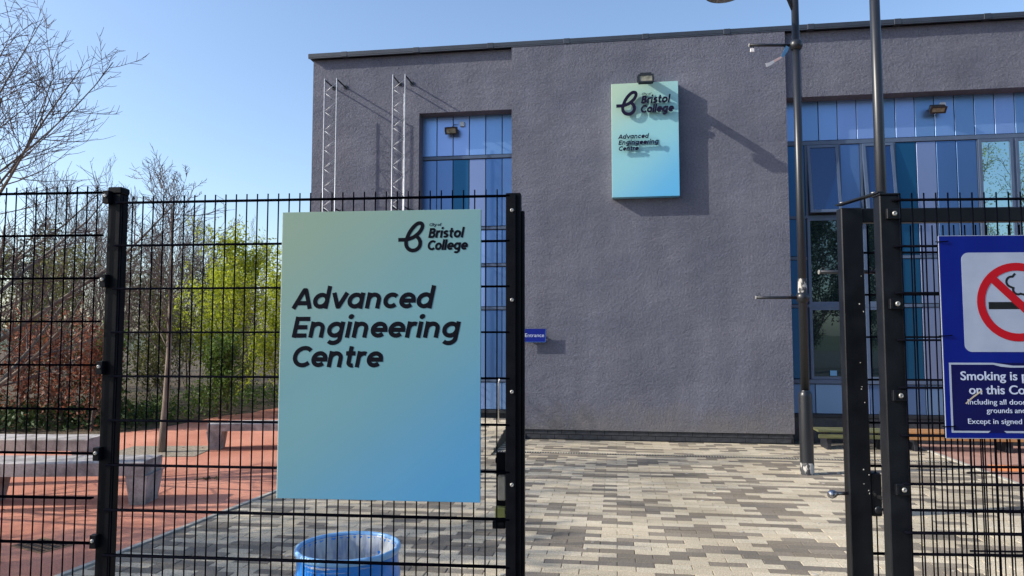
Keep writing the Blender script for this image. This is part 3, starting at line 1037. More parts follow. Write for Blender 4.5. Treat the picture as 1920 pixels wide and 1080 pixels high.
def stroke_strip(mb, pts, w, y0, y1):
    """flat band of width w along pts (x, z), with mitred corners, given depth"""
    n = len(pts)
    P = [Vector((p[0], p[1])) for p in pts]
    closed = (P[0] - P[-1]).length < 1e-5
    Lf, Rt = [], []
    for i in range(n):
        if closed:
            a = P[(i - 1) % (n - 1)] if i > 0 else P[n - 2]
            b = P[(i + 1)] if i < n - 1 else P[1]
        else:
            a, b = P[max(i - 1, 0)], P[min(i + 1, n - 1)]
        t0 = (P[i] - a)
        t1 = (b - P[i])
        if t0.length < 1e-7:
            t0 = t1
        if t1.length < 1e-7:
            t1 = t0
        t0, t1 = t0.normalized(), t1.normalized()
        t = (t0 + t1).normalized()
        nn = Vector((-t.y, t.x))
        k = 1.0 / max(0.72, nn.dot(Vector((-t0.y, t0.x))))
        Lf.append(P[i] + nn * w / 2 * k)
        Rt.append(P[i] - nn * w / 2 * k)
    vs, fs = [], []
    for i in range(n):
        vs += [(Lf[i].x, y0, Lf[i].y), (Rt[i].x, y0, Rt[i].y), (Lf[i].x, y1, Lf[i].y), (Rt[i].x, y1, Rt[i].y)]
    for i in range(n - 1):
        a, b = i * 4, i * 4 + 4
        fs += [(a, b, b + 1, a + 1), (a + 2, a + 3, b + 3, b + 2), (a, a + 2, b + 2, b), (a + 1, b + 1, b + 3, a + 3)]
    if not closed:
        fs += [(0, 1, 3, 2), ((n - 1) * 4, (n - 1) * 4 + 2, (n - 1) * 4 + 3, (n - 1) * 4 + 1)]
    mb.add(vs, fs)


def lettering(name, text, x0, z0, cap_h, width, depth, m, parent, y=0.0, slant=0.19, weight=None, lift=0.0):
    """one line of text as a raised mesh; front face at y - depth (towards the viewer)"""
    mb = MB()
    adv = 0.0
    pens = []
    for ch in text:
        pens.append(adv)
        adv += GLY[ch][1]
    total = adv - 0.10
    sx = width / ((total + slant * 0.9) * cap_h)
    w = WT * (weight or 1.0)
    k = 0
    for ch, px in zip(text, pens):
        for st in GLY[ch][0]:
            k += 1
            e = 0.00012 * (k % 4)
            if st == 'dot':
                cxd, czd = WT / 2, XH + 0.235
                pts = arc(cxd, czd, 0.125, 0, 360, 16)[:-1]
                poly = [(x0 + ((p[0] + px) + p[1] * slant) * sx * cap_h, z0 + p[1] * cap_h) for p in pts]
                mb.prism(poly, y - depth - lift - e, y - lift)
                continue
            pts = [(x0 + ((p[0] + px) + p[1] * slant) * sx * cap_h, z0 + p[1] * cap_h) for p in st]
            stroke_strip(mb, pts, w * cap_h, y - depth - lift - e, y - lift)
    return mb.build(name, m, parent)


LOGO = [(122, 585), (200, 584), (290, 582), (370, 566), (455, 534), (540, 478), (615, 400), (660, 318), (660, 250), (622, 218), (560, 226), (490, 276), (420, 356),
        (362, 450), (318, 560), (298, 650), (312, 735), (370, 802), (455, 826), (540, 802), (600, 740), (618, 665), (602, 590), (556, 530), (520, 505)]


def logo_b(name, x0, ztop, scale, depth, m, parent, y=0.0, lift=0.0):
    """the looped letter; picture units 122..705 by 178..870"""
    pts = []
    P = [(float(a), float(b)) for a, b in LOGO]
    for i in range(len(P) - 1):
        p0 = P[max(i - 1, 0)]; p1 = P[i]; p2 = P[i + 1]; p3 = P[min(i + 2, len(P) - 1)]
        for k in range(4):
            t = k / 4
            q = []
            for d in (0, 1):
                q.append(0.5 * (2 * p1[d] + (p2[d] - p0[d]) * t + (2 * p0[d] - 5 * p1[d] + 4 * p2[d] - p3[d]) * t * t + (3 * p1[d] - p0[d] - 3 * p2[d] + p3[d]) * t ** 3))
            pts.append(tuple(q))
    pts.append(P[-1])
    pts = [(x0 + (p[0] - 122) * scale, ztop - (p[1] - 178) * scale) for p in pts]
    mb = MB()
    half = 11 * 4
    stroke_strip(mb, pts[:half + 1], 84 * scale, y - depth - lift, y - lift)
    stroke_strip(mb, pts[half:], 84 * scale, y - depth - lift - 0.0002, y - lift)
    return mb.build(name, m, parent)


# ---- large sign board on the bay wall
SGW, SGH = 1.040, 1.826
sg = thing('wall_sign_board', 'tall green to blue college sign board high on the grey wall', 'sign', F(-0.692, 0.0, 3.815), -TH)
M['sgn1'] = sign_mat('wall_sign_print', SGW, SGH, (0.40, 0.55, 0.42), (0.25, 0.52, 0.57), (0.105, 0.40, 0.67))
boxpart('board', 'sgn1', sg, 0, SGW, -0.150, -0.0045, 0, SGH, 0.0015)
boxpart('edge_trim', 'edge', sg, -0.004, -0.0002, -0.148, -0.006, 0.0, SGH)
YS = -0.150
logo_b('logo', 0.075, SGH - 0.145, 0.333 / 583, 0.018, 'ink2', sg, YS, 0.042)
lettering('lettering', 'City of', 0.474, SGH - 0.208, 0.034, 0.150, 0.006, 'ink2', sg, YS, weight=0.85, lift=0.020)
lettering('lettering', 'Bristol', 0.462, SGH - 0.350, 0.118, 0.455, 0.018, 'ink2', sg, YS, weight=1.1, lift=0.042)
lettering('lettering', 'College', 0.450, SGH - 0.500, 0.118, 0.520, 0.018, 'ink2', sg, YS, weight=1.1, lift=0.042)
lettering('lettering', 'Advanced', 0.100, SGH - 0.905, 0.068, 0.480, 0.014, 'ink2', sg, YS, lift=0.042)
lettering('lettering', 'Engingeering', 0.102, SGH - 1.000, 0.068, 0.630, 0.014, 'ink2', sg, YS, lift=0.042)
lettering('lettering', 'Centre', 0.102, SGH - 1.095, 0.068, 0.318, 0.014, 'ink2', sg, YS, lift=0.042)


def floodlight(name, label, s, n, z, w=0.22, h=0.13, depth=0.08, tilt=0.0, jbox=None, arm=0.10, yoke=True):
    t = thing(name, label, 'floodlight', F(s, n, z), -TH, 'black floodlights fixed to the building')
    q = Matrix.Rotation(tilt, 4, 'X')

    def tr(mb):
        mb.v = [tuple((q @ Vector((v[0], v[1], v[2]))) + Vector((0, -arm, 0))) for v in mb.v]
        return mb
    # housing: a shallow hollow box, open towards the front
    hb = MB()
    hb.box(-w / 2, w / 2, -0.012, depth, -h / 2, h / 2, 0.008)
    tr(hb).build('housing', 'lampblack', t)
    rim = MB()
    rim.box(-w / 2 - 0.005, -w / 2 + 0.018, -0.030, -0.0125, -h / 2 - 0.005, h / 2 + 0.005)
    rim.box(w / 2 - 0.018, w / 2 + 0.005, -0.030, -0.0125, -h / 2 - 0.005, h / 2 + 0.005)
    rim.box(-w / 2 + 0.0182, w / 2 - 0.0182, -0.029, -0.0125, h / 2 - 0.014, h / 2 + 0.005)
    rim.box(-w / 2 + 0.0182, w / 2 - 0.0182, -0.029, -0.0125, -h / 2 - 0.005, -h / 2 + 0.014)
    tr(rim).build('rim', 'lampblack', t)
    ln = MB().box(-w / 2 + 0.019, w / 2 - 0.019, -0.020, -0.0126, -h / 2 + 0.015, h / 2 - 0.015)
    tr(ln).build('lens', 'lens', t)
    br = MB()
    br.box(-w / 2 - 0.012, -w / 2 - 0.006, -0.015, 0.015, -0.02, 0.02)
    br.box(w / 2 + 0.006, w / 2 + 0.012, -0.015, 0.015, -0.02, 0.02)
    tr(br)
    if yoke:
        br.tube([(-w / 2 - 0.009, -arm, 0), (-w / 2 - 0.009, -arm * 0.3, 0.02), (-0.05, -0.012, 0.03), (0.05, -0.012, 0.03), (w / 2 + 0.009, -arm * 0.3, 0.02), (w / 2 + 0.009, -arm, 0)], 0.007, 6)
        br.box(-0.04, 0.04, -0.014, 0.0, 0.0, 0.06)
    br.build('bracket', 'lampblack', t)
    if jbox:
        boxpart('junction_box', 'boxgrey', t, jbox[0] - 0.04, jbox[0] + 0.04, -0.045, 0.0, jbox[1] - 0.04, jbox[1] + 0.04, 0.006)
        MB().tube([(0, -0.02, 0.05), (0.0, -0.025, jbox[1] - 0.03), (0.03, -0.022, jbox[1]), (jbox[0] - 0.04, -0.022, jbox[1])], 0.006, 6).build('cable', 'lampblack', t)
    return t


fl = floodlight('floodlight', 'black floodlight over the top edge of the wall sign board', -0.172, 0.0, 5.525, 0.225, 0.120, 0.07, R(-4), None, 0.64, False)
fa = MB().add([(-0.085, -0.004, 0.205), (0.085, -0.004, 0.205), (0.085, -0.62, 0.075), (-0.085, -0.62, 0.075), (-0.085, -0.004, 0.240), (0.085, -0.004, 0.240), (0.085, -0.62, 0.105), (-0.085, -0.62, 0.105)],
              [(0, 1, 2, 3), (7, 6, 5, 4), (0, 4, 5, 1), (1, 5, 6, 2), (2, 6, 7, 3), (3, 7, 4, 0)])
fa.box(-0.11, 0.11, -0.0035, 0.0, 0.17, 0.28)
fa.build('arm', 'lampblack', fl)
floodlight('floodlight', 'black floodlight on light blue panels in the recess beside the lattice masts', -3.385, -GY, 5.105, 0.20, 0.11, 0.07, R(24), (0.17, 0.13), 0.12)
floodlight('floodlight', 'black floodlight on light blue panels right of the lamp posts', 4.275, -GY, 5.110, 0.22, 0.10, 0.07, R(42), (0.12, 0.10), 0.14)

# ---- blue entrance sign, its left end behind the fence post
es = thing('entrance_sign', 'small blue Entrance sign fixed low on the grey wall', 'sign', F(-2.19, 0.0, 1.532), -TH)
boxpart('board', 'blue', es, 0, 0.437, -0.098, -0.092, 0, 0.215, 0.001)
boxpart('border', 'ribbon_b', es, 0.424, 0.4275, -0.0995, -0.0982, 0.008, 0.207)
boxpart('border', 'ribbon_b', es, 0.008, 0.4275, -0.0993, -0.0982, 0.0045, 0.0078)
for xx in (0.06, 0.38):
    boxpart('standoff', 'galv', es, xx - 0.012, xx + 0.012, -0.0918, -0.001, 0.095, 0.12)


def text_obj(name, body, x, z, size, m, parent, y, width=None, align='LEFT', bold=0.0, shear=0.0, depth=0.0006):
    cu = bpy.data.curves.new('tmp_text', 'FONT')
    cu.body = body
    cu.size = size
    cu.align_x = align
    cu.extrude = depth
    cu.offset = bold
    cu.shear = shear
    cu.resolution_u = 4
    o = bpy.data.objects.new('tmp_text', cu)
    col.objects.link(o)
    dg = bpy.context.evaluated_depsgraph_get()
    me = bpy.data.meshes.new_from_object(o.evaluated_get(dg))
    bpy.data.objects.remove(o)
    bpy.data.curves.remove(cu)
    n = len(me.vertices)
    co = np.empty(n * 3, dtype=np.float32)
    me.vertices.foreach_get('co', co)
    co = co.reshape(-1, 3)
    if width:
        wd = co[:, 0].max() - co[:, 0].min()
        co[:, 0] = (co[:, 0] - co[:, 0].min()) * (width / wd)
    out = np.stack([co[:, 0] + x, -co[:, 2] + y, co[:, 1] + z], axis=1)
    me.vertices.foreach_set('co', out.ravel())
    me.update()
    me.materials.clear()
    me.name = name
    return link(name, me, m, parent)


text_obj('lettering', 'Entrance', 0.100, 0.085, 0.083, 'palewhite', es, -0.0995, 0.305)

# ---- aluminium lattice masts fixed to the wall
def lattice_mast(label, s0, s1, ztop, n_front, zbase=0.0, back=True, rot=0.0, origin=None):
    org = origin if origin is not None else F((s0 + s1) / 2, n_front, 0)
    t = thing('lattice_mast', label, 'lattice mast', org, -TH + rot, 'aluminium lattice masts on the building')
    hw = abs(s1 - s0) / 2
    r = 0.0105
    for sgn in (-1, 1):
        MB().tube([(sgn * hw, 0, zbase), (sgn * hw, 0, ztop)], r, 8).build('chord', 'alu', t)
    if back:
        MB().tube([(hw * 0.35, 0.17, zbase), (hw * 0.35, 0.17, ztop - 0.27)], r, 8).build('chord', 'alu', t)
    lac = MB()
    z = ztop - 0.08
    k = 0
    while z > zbase + 0.2:
        a = 1 if k % 2 == 0 else -1
        lac.tube([(a * hw, 0, z), (-a * hw, 0, z - 0.16)], 0.0042, 5)
        if back and z < ztop - 0.3:
            lac.tube([(-hw, 0, z), (hw * 0.35, 0.17, z - 0.16)] if k % 2 else [(hw * 0.35, 0.17, z), (-hw, 0, z - 0.16)], 0.0042, 5)
            lac.tube([(hw, 0, z), (hw * 0.35, 0.17, z - 0.16)] if k % 2 else [(hw * 0.35, 0.17, z), (hw, 0, z - 0.16)], 0.0042, 5)
        z -= 0.16
        k += 1
    tag(lac.build('lacing', 'alu', t), kind='stuff')
    for z in (ztop - 0.02, ztop - 2.2, ztop - 4.4):
        for sgn in (-1, 1):
            MB().tube([(sgn * hw, 0, z), (sgn * hw, n_front + 0.080, z - 0.0)], 0.0125, 6).build('stay', 'pole', t)
            boxpart('wall_plate', 'pole', t, sgn * hw - 0.03, sgn * hw + 0.03, n_front + 0.070, n_front + 0.083, z - 0.03, z + 0.03)
    return t


lattice_mast('silver lattice mast on the grey wall nearest its left corner', -5.434, -5.222, 5.925, 0.30)
lattice_mast('silver lattice mast on the grey wall right beside the blue recess', -4.252, -4.043, 5.930, 0.30)
m3 = lattice_mast('silver lattice mast peeping out behind the left corner of the building', -0.11, 0.11, 5.70, 0.12, origin=F(LEFT - 0.16, -1.05, 0), rot=R(-90))

# ---- handrail hoop by the entrance ramp
hr = thing('handrail', 'slim steel handrail hoop by the entrance seen beside the fence post', 'handrail', F(-2.43, 0.02, 0.10), -TH)
MB().tube([(-0.10, 0, 0.02), (-0.10, 0, 0.78), (-0.085, 0, 0.83), (-0.05, 0, 0.855), (0.03, 0, 0.86)], 0.011, 8).build('rail', 'steel', hr)
boxpart('foot_plate', 'steel', hr, -0.14, -0.06, -0.04, 0.04, 0.010, 0.022, 0.002)

# ---- low slatted benches under the right-hand windows
def slat_bench(label, s0, length, m):
    tb = thing('timber_bench', label, 'bench', F(s0, 0.45, 0), -TH, 'low slatted benches below the windows')
    for ya, yb in [(-0.02, 0.10), (0.125, 0.235), (0.26, 0.37)]:
        boxpart('seat_slat', m, tb, 0, length, ya, yb, 0.250, 0.278, 0.004)
    boxpart('front_slat', m, tb, 0, length, -0.045, -0.021, 0.165, 0.222, 0.004)
    x = 0.15
    while x < length:
        boxpart('leg', 'gasket', tb, x - 0.03, x + 0.03, 0.0, 0.34, 0.0, 0.249, 0.004)
        x += (length - 0.3) / max(1, round((length - 0.3) / 1.4)) - 1e-6
    return tb


slat_bench('low mossy green slatted bench behind the foot of the lamp post', 2.22, 1.05, 'mossslat')
slat_bench('long low orange timber slatted bench seen through the gate mesh', 3.40, 5.2, 'timber')

# ================================================================== FENCE
FA = R(-5.36)


def wire_panel(name, label, origin, ang, L0, L1, ztop, rows, pitch=0.05, group='black welded mesh fence panels', spike=0.03, twin=True, zbot=0.04, parent_rails=None):
    """welded mesh panel: vertical wires in the middle, twin horizontal wires"""
    t = thing(name, label, 'fence panel', origin, ang, group)
    fill_panel(t, L0, L1, ztop, rows, pitch, spike, twin, zbot)
    return t


_wire_cache = {}


def fill_panel(t, L0, L1, ztop, rows, pitch=0.05, spike=0.03, twin=True, zbot=0.04, y=0.0):
    key = (round(ztop, 4), round(zbot, 4), round(spike, 4))
    if key not in _wire_cache:
        me = MB().tube([(0, 0, zbot), (0, 0, ztop + spike)], 0.0031, 6).mesh('vertical_wire')
        me.materials.append(M['fence'])
        _wire_cache[key] = me
    x = L0
    while x <= L1 + 1e-6:
        link('vertical_wire', _wire_cache[key], None, t, (x, y, 0))
        x += pitch
    me2 = MB().tube([(L0 - 0.03, 0, 0), (L1 + 0.03, 0, 0)], 0.0050, 6).mesh('horizontal_wire')
    me2.materials.append(M['fence'])
    for k in range(rows):
        z = ztop - 0.2 * k
        if z < 0.03:
            break
        link('horizontal_wire', me2, None, t, (0, y - 0.0072, z))
        if twin:
            link('horizontal_wire', me2, None, t, (0, y + 0.0072, z))


def bolt(parent, x, y, z, r=0.0085):
    mb = MB()
    prof = [(r, 0.0), (r, 0.0035), (r * 0.8, 0.0062), (r * 0.42, 0.0075), (r * 0.40, 0.0050), (0.0004, 0.0050)]
    vs, fs = [], []
    sides = 10
    for rr, d in prof:
        for k in range(sides):
            g = 2 * math.pi * k / sides
            vs.append((x + rr * math.cos(g), y - d, z + rr * math.sin(g)))
    for i in range(len(prof) - 1):
        for k in range(sides):
            k2 = (k + 1) % sides
            fs.append((i * sides + k, i * sides + k2, (i + 1) * sides + k2, (i + 1) * sides + k))
    mb.add(vs, fs, True)
    return mb.build('bolt', 'galv', parent)


A0 = Vector((-1.793, 3.285, 0))
AD = Vector((math.cos(FA), math.sin(FA), 0))
# main panel carrying the big sign
wire_panel('mesh_fence_panel', 'black mesh fence panel carrying the large college sign', A0, FA, -0.015, 1.76, 2.262, 12)
# panel to the left, hung slightly higher
wire_panel('mesh_fence_panel', 'black mesh fence panel left of the sign, hung slightly higher', A0 + AD * -0.12 + Vector((0, 0.0, 0)), R(-4.2), -2.47, -0.02, 2.312, 12)

# corner post on the left
lp = thing('fence_post', 'thick black fence post between the two left mesh panels', 'fence post', A0 + AD * -0.067, FA)
boxpart('shaft', 'post', lp, -0.034, 0.030, 0.018, 0.078, 0.0, 2.31, 0.004)
boxpart('cap', 'post', lp, -0.037, 0.033, 0.015, 0.081, 2.31, 2.342, 0.005)
for z in (2.295, 1.905, 1.505, 1.115, 0.725, 0.33):
    boxpart('clamp', 'post', lp, -0.042, -0.012, -0.012, 0.0178, z - 0.035, z + 0.025, 0.002)
    bolt(lp, -0.027, -0.012, z)

# gateway post right of the main panel
rp_ = thing('fence_post', 'black gateway post at the right end of the sign panel', 'fence post', A0 + AD * 1.805, FA)
boxpart('shaft', 'post', rp_, -0.033, 0.033, 0.012, 0.075, 0.0, 2.278, 0.004)
boxpart('clamp_bar', 'post', rp_, -0.031, 0.012, -0.010, 0.0115, 0.02, 2.272, 0.002)
boxpart('slam_plate', 'post', rp_, 0.0335, 0.0475, 0.0300, 0.0700, 0.05, 2.20, 0.002)
for z in (2.196, 1.802, 1.405, 1.010, 0.61, 0.2):
    bolt(rp_, -0.003, -0.010, z)
# lock keep on the post's far side: two plates with a timber block between
keep = boxpart('lock_keep', 'post', rp_, -0.075, -0.034, 0.060, 0.072, 0.825, 1.135, 0.002)
boxpart('keep_top', 'post', keep, -0.085, -0.034, 0.0725, 0.175, 1.085, 1.110, 0.003)
boxpart('keep_block', 'timbergrey', keep, -0.068, -0.034, 0.020, 0.0595, 0.935, 1.040, 0.004)
boxpart('keep_block', 'moss', keep, -0.080, -0.034, 0.020, 0.0595, 0.855, 0.905, 0.004)
boxpart('keep_base', 'post', keep, -0.090, -0.034, 0.010, 0.0595, 0.818, 0.850, 0.003)
for z in (1.052, 0.885):
    boxpart('keep_bolt', 'post', keep, -0.066, -0.034, 0.022, 0.034, z - 0.007, z + 0.007, 0.001)

# ---- big sign on the fence
BW_, BH_ = 0.898, 1.264
bs = thing('fence_sign_board', 'large green to blue college sign board hung on the black fence', 'sign', A0 + AD * 0.769 + Vector((0, 0, 0.936)) + Vector((-math.sin(-FA), -math.cos(FA), 0)) * 0.014, FA)
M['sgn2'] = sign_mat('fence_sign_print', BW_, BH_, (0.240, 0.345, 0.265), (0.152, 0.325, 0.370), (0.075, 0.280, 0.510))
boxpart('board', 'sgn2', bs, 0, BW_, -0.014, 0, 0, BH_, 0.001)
boxpart('edge_trim', 'edge', bs, -0.0025, -0.0002, -0.0135, -0.0005, 0, BH_)
YB = -0.014
K = 0.001
logo_b('logo', 0.530, BH_ - 0.050, 0.116 / 583, 0.0008, 'ink', bs, YB)
lettering('lettering', 'City of', 0.668, BH_ - 0.072, 0.0125, 0.054, 0.0006, 'ink', bs, YB, weight=0.8)
lettering('lettering', 'Bristol', 0.665, BH_ - 0.124, 0.0430, 0.160, 0.0008, 'ink', bs, YB, weight=1.1)
lettering('lettering', 'College', 0.660, BH_ - 0.178, 0.0430, 0.181, 0.0008, 'ink', bs, YB, weight=1.1)
lettering('lettering', 'Advanced', 0.049, BH_ - 0.434, 0.0925, 0.650, 0.0008, 'ink', bs, YB)
lettering('lettering', 'Engineering', 0.051, BH_ - 0.562, 0.0925, 0.765, 0.0008, 'ink', bs, YB)
lettering('lettering', 'Centre', 0.051, BH_ - 0.692, 0.0925, 0.420, 0.0008, 'ink', bs, YB)

# ================================================================== RIGHT-HAND FENCE AND GATE
RA = R(-3.0)
B0 = Vector((1.59, 3.04, 0))
wire_panel('mesh_fence_panel', 'black mesh fence panel carrying the no smoking sign', B0, RA, 0.075, 2.45, 2.228, 12)
gp = thing('fence_post', 'black fence post with sunlit grey side left of the no smoking sign', 'fence post', B0, RA)
boxpart('shaft', 'post2', gp, -0.006, 0.080, 0.010, 0.075, 0.0, 2.252, 0.004)
boxpart('cap', 'post2', gp, -0.009, 0.083, 0.006, 0.078, 2.2522, 2.260, 0.002)
for z in (2.168, 1.782, 1.395, 1.005, 0.61):
    boxpart('clamp', 'post2', gp, 0.015, 0.070, -0.010, 0.0098, z - 0.022, z + 0.022, 0.002)
    bolt(gp, 0.046, -0.010, z, 0.0105)
    boxpart('clip', 'post2', gp, 0.020, 0.026, -0.0135, -0.0102, z - 0.016, z + 0.016)

gl = thing('gate_leaf', 'black steel gate leaf with lever lock standing open behind the fence', 'gate', Vector((1.533, 3.36, 0)) , RA)
boxpart('stile', 'post2', gl, 0.028, 0.128, 0.0, 0.060, 0.06, 2.252, 0.004)
boxpart('top_rail', 'post2', gl, 0.129, 1.60, 0.006, 0.056, 2.182, 2.250, 0.004)
boxpart('bottom_rail', 'post2', gl, 0.129, 1.60, 0.006, 0.056, 0.10, 0.165, 0.004)
boxpart('stile', 'post2', gl, 1.601, 1.68, 0.0, 0.060, 0.06, 2.252, 0.004)
fill_panel(gl, 0.16, 1.58, 2.04, 10, 0.05, 0.13, True, 0.17, 0.031)
lk = boxpart('lock_case', 'post2', gl, 0.1285, 0.176, 0.004, 0.056, 0.815, 1.01, 0.004)
MB().tube([(0.158, 0.000, 0.905), (0.158, -0.045, 0.905), (0.160, -0.052, 0.915), (0.164, -0.055, 1.045), (0.158, -0.058, 1.065)], 0.0085, 8).build('lever_handle', 'steel', lk)
MB().lathe([(0.017, 0), (0.017, 0.006), (0.012, 0.008), (0.001, 0.008)], 16).build('keyhole_cover', 'pole', lk)
kc = [o for o in lk.children if o.name.startswith('keyhole_cover')][0]
kc.location = (0.156, 0.0035, 0.845)
kc.rotation_euler = (R(90), 0, 0)
knob = MB().tube([(0.027, 0.032, 0.912), (-0.005, 0.030, 0.912), (-0.020, 0.028, 0.912), (-0.030, 0.027, 0.911), (-0.048, 0.024, 0.908), (-0.060, 0.022, 0.906)], [0.008, 0.008, 0.010, 0.018, 0.020, 0.013], 10)
knob.build('thumb_knob', 'steel', gl)
rnd = random.Random(21)
for q in range(12):
    zz = rnd.uniform(0.7, 2.1)
    xx = rnd.uniform(0.09, 0.122)
    boxpart('paint_chip', 'chip', gl, xx, xx + rnd.uniform(0.002, 0.005), -0.0012, -0.0003, zz, zz + rnd.uniform(0.002, 0.007))
# flat stay bar from the post head back to the gate head
st = thing('gate_stay_bar', 'flat black stay bar joining fence post head to the gate head', 'bracket', (0, 0, 0), 0)
pa = B0 + Vector((0.004, 0.078, 2.268))
pb = Vector((1.563, 3.366, 2.262))
dd = (pb - pa); ang = math.atan2(dd.y, dd.x)
st.location = pa
st.rotation_euler = (0, 0, ang)
boxpart('bar', 'post2', st, -0.05, dd.length + 0.02, -0.016, 0.016, -0.004, 0.004, 0.001)
for xx in (0.0, dd.length - 0.01):
    MB().lathe([(0.010, 0.0042), (0.010, 0.010), (0.0005, 0.010)], 8, (xx, 0, 0)).build('bolt', 'galv', st)
# another mesh panel standing further back on the right
g2 = thing('mesh_fence_panel', 'farther mesh fence panel seen through the fence below the no smoking sign', 'fence panel', Vector((2.41, 3.80, 0)), RA, 'black welded mesh fence panels')
fill_panel(g2, 0.0, 1.60, 2.13, 11, 0.05, 0.01, False, 0.05, 0.0)

# ---- no smoking sign
ns = thing('no_smoking_sign', 'blue and white no smoking sign tied to the right-hand fence', 'sign', B0 + Vector((math.cos(RA), math.sin(RA), 0)) * 0.2215 + Vector((math.sin(RA), -math.cos(RA), 0)) * 0.0135 + Vector((0, 0, 1.222)), RA)
NW, NH = 0.62, 0.846
boxpart('board', 'blue', ns, 0, NW, -0.004, 0, 0, NH, 0.0008)
boxpart('edge_trim', 'white', ns, -0.0022, -0.0001, -0.0038, -0.0002, 0, NH)
boxpart('edge_trim', 'white', ns, 0, NW, -0.0038, -0.0002, NH + 0.0001, NH + 0.0022)
boxpart('edge_trim', 'white', ns, 0, NW, -0.0038, -0.0002, -0.0022, -0.0001)


def rounded(x0, x1, z0, z1, r, n=6):
    p = []
    for cx, cz, a in ((x1 - r, z1 - r, 0), (x0 + r, z1 - r, 90), (x0 + r, z0 + r, 180), (x1 - r, z0 + r, 270)):
        p += [(cx + r * math.cos(R(a + 90 * i / n)), cz + r * math.sin(R(a + 90 * i / n))) for i in range(n + 1)]
    return p


wp = MB().prism(rounded(0.088, NW - 0.088, 0.357, 0.775, 0.030), -0.0048, -0.0041).build('white_field', 'white', ns)
ccx, ccz, rr = NW / 2, 0.566, 0.165
sm = MB()
sm.prism([(ccx - 0.118, ccz - 0.030), (ccx + 0.118, ccz - 0.030), (ccx + 0.118, ccz + 0.000), (ccx - 0.118, ccz + 0.000)][::1], -0.0053, -0.0049)
sm.build('cigarette', 'black', ns)
smk = MB()
stroke_strip(smk, [(ccx - 0.005, ccz + 0.120)] + arc(ccx - 0.020, ccz + 0.085, 0.022, 80, 250, 10) + arc(ccx + 0.004, ccz + 0.052, 0.020, 160, 300, 8) + [(ccx + 0.03, ccz + 0.03)], 0.009, -0.0053, -0.0049)
smk.build('smoke', 'black', ns)
rg = MB()
stroke_strip(rg, arc(ccx, ccz, rr - 0.0165, 0, 360, 56), 0.033, -0.0058, -0.0054)
rg.build('red_ring', 'red', ns)
dg_ = MB()
d7 = math.sqrt(0.5)
q = rr - 0.030
stroke_strip(dg_, [(ccx - q * d7, ccz + q * d7), (ccx + q * d7, ccz - q * d7)], 0.033, -0.0061, -0.0056)
dg_.build('red_bar', 'red', ns)
# lower text plate
boxpart('text_plate', 'navy', ns, 0.0205, NW - 0.0205, -0.0047, -0.0041, 0.022, 0.312)
fr = MB()
fr.prism([(0.0205, 0.022), (0.0285, 0.022), (0.0285, 0.312), (0.0205, 0.312)], -0.0052, -0.0048)
fr.prism([(NW - 0.0285, 0.022), (NW - 0.0205, 0.022), (NW - 0.0205, 0.312), (NW - 0.0285, 0.312)], -0.0052, -0.0048)
fr.prism([(0.0286, 0.022), (0.168, 0.022), (0.178, 0.030), (0.0286, 0.030)], -0.0052, -0.0048)
fr.prism([(0.232, 0.030), (0.242, 0.022), (NW - 0.0286, 0.022), (NW - 0.0286, 0.030)], -0.0052, -0.0048)
fr.prism([(0.0286, 0.304), (0.20, 0.304), (0.23, 0.296), (0.27, 0.292), (NW - 0.0286, 0.294), (NW - 0.0286, 0.302), (0.28, 0.300), (0.20, 0.312), (0.0286, 0.312)], -0.0052, -0.0048)
fr.build('plate_border', 'white', ns)
for body, xx, zz, size, wdt, bold in (('Smoking is prohibited', 0.066, 0.240, 0.052, 0.470, 0.0006), ('on this College', 0.098, 0.182, 0.052, 0.322, 0.0006),
                                       ('Including all doorways', 0.091, 0.139, 0.031, 0.300, 0.0), ('grounds and', 0.166, 0.104, 0.031, 0.156, 0.0), ('Except in signed', 0.089, 0.059, 0.031, 0.216, 0.0)):
    text_obj('lettering', body, xx, zz, size, 'palewhite', ns, -0.0053, wdt, bold=bold)
scr = MB()
stroke_strip(scr, [(0.082, 0.142), (0.115, 0.172), (0.150, 0.196)], 0.006, -0.0062, -0.0060)
scr.build('scuff_mark', 'timbergrey', ns)
for xx, zz in ((0.004, 0.822), (0.004, 0.424), (0.004, 0.047)):
    MB().tube([(xx - 0.018, -0.001, zz), (xx - 0.003, -0.0075, zz), (xx + 0.022, -0.0085, zz + 0.001), (xx + 0.032, -0.006, zz + 0.003)], 0.0022, 6).build('cable_tie', 'fence', ns)

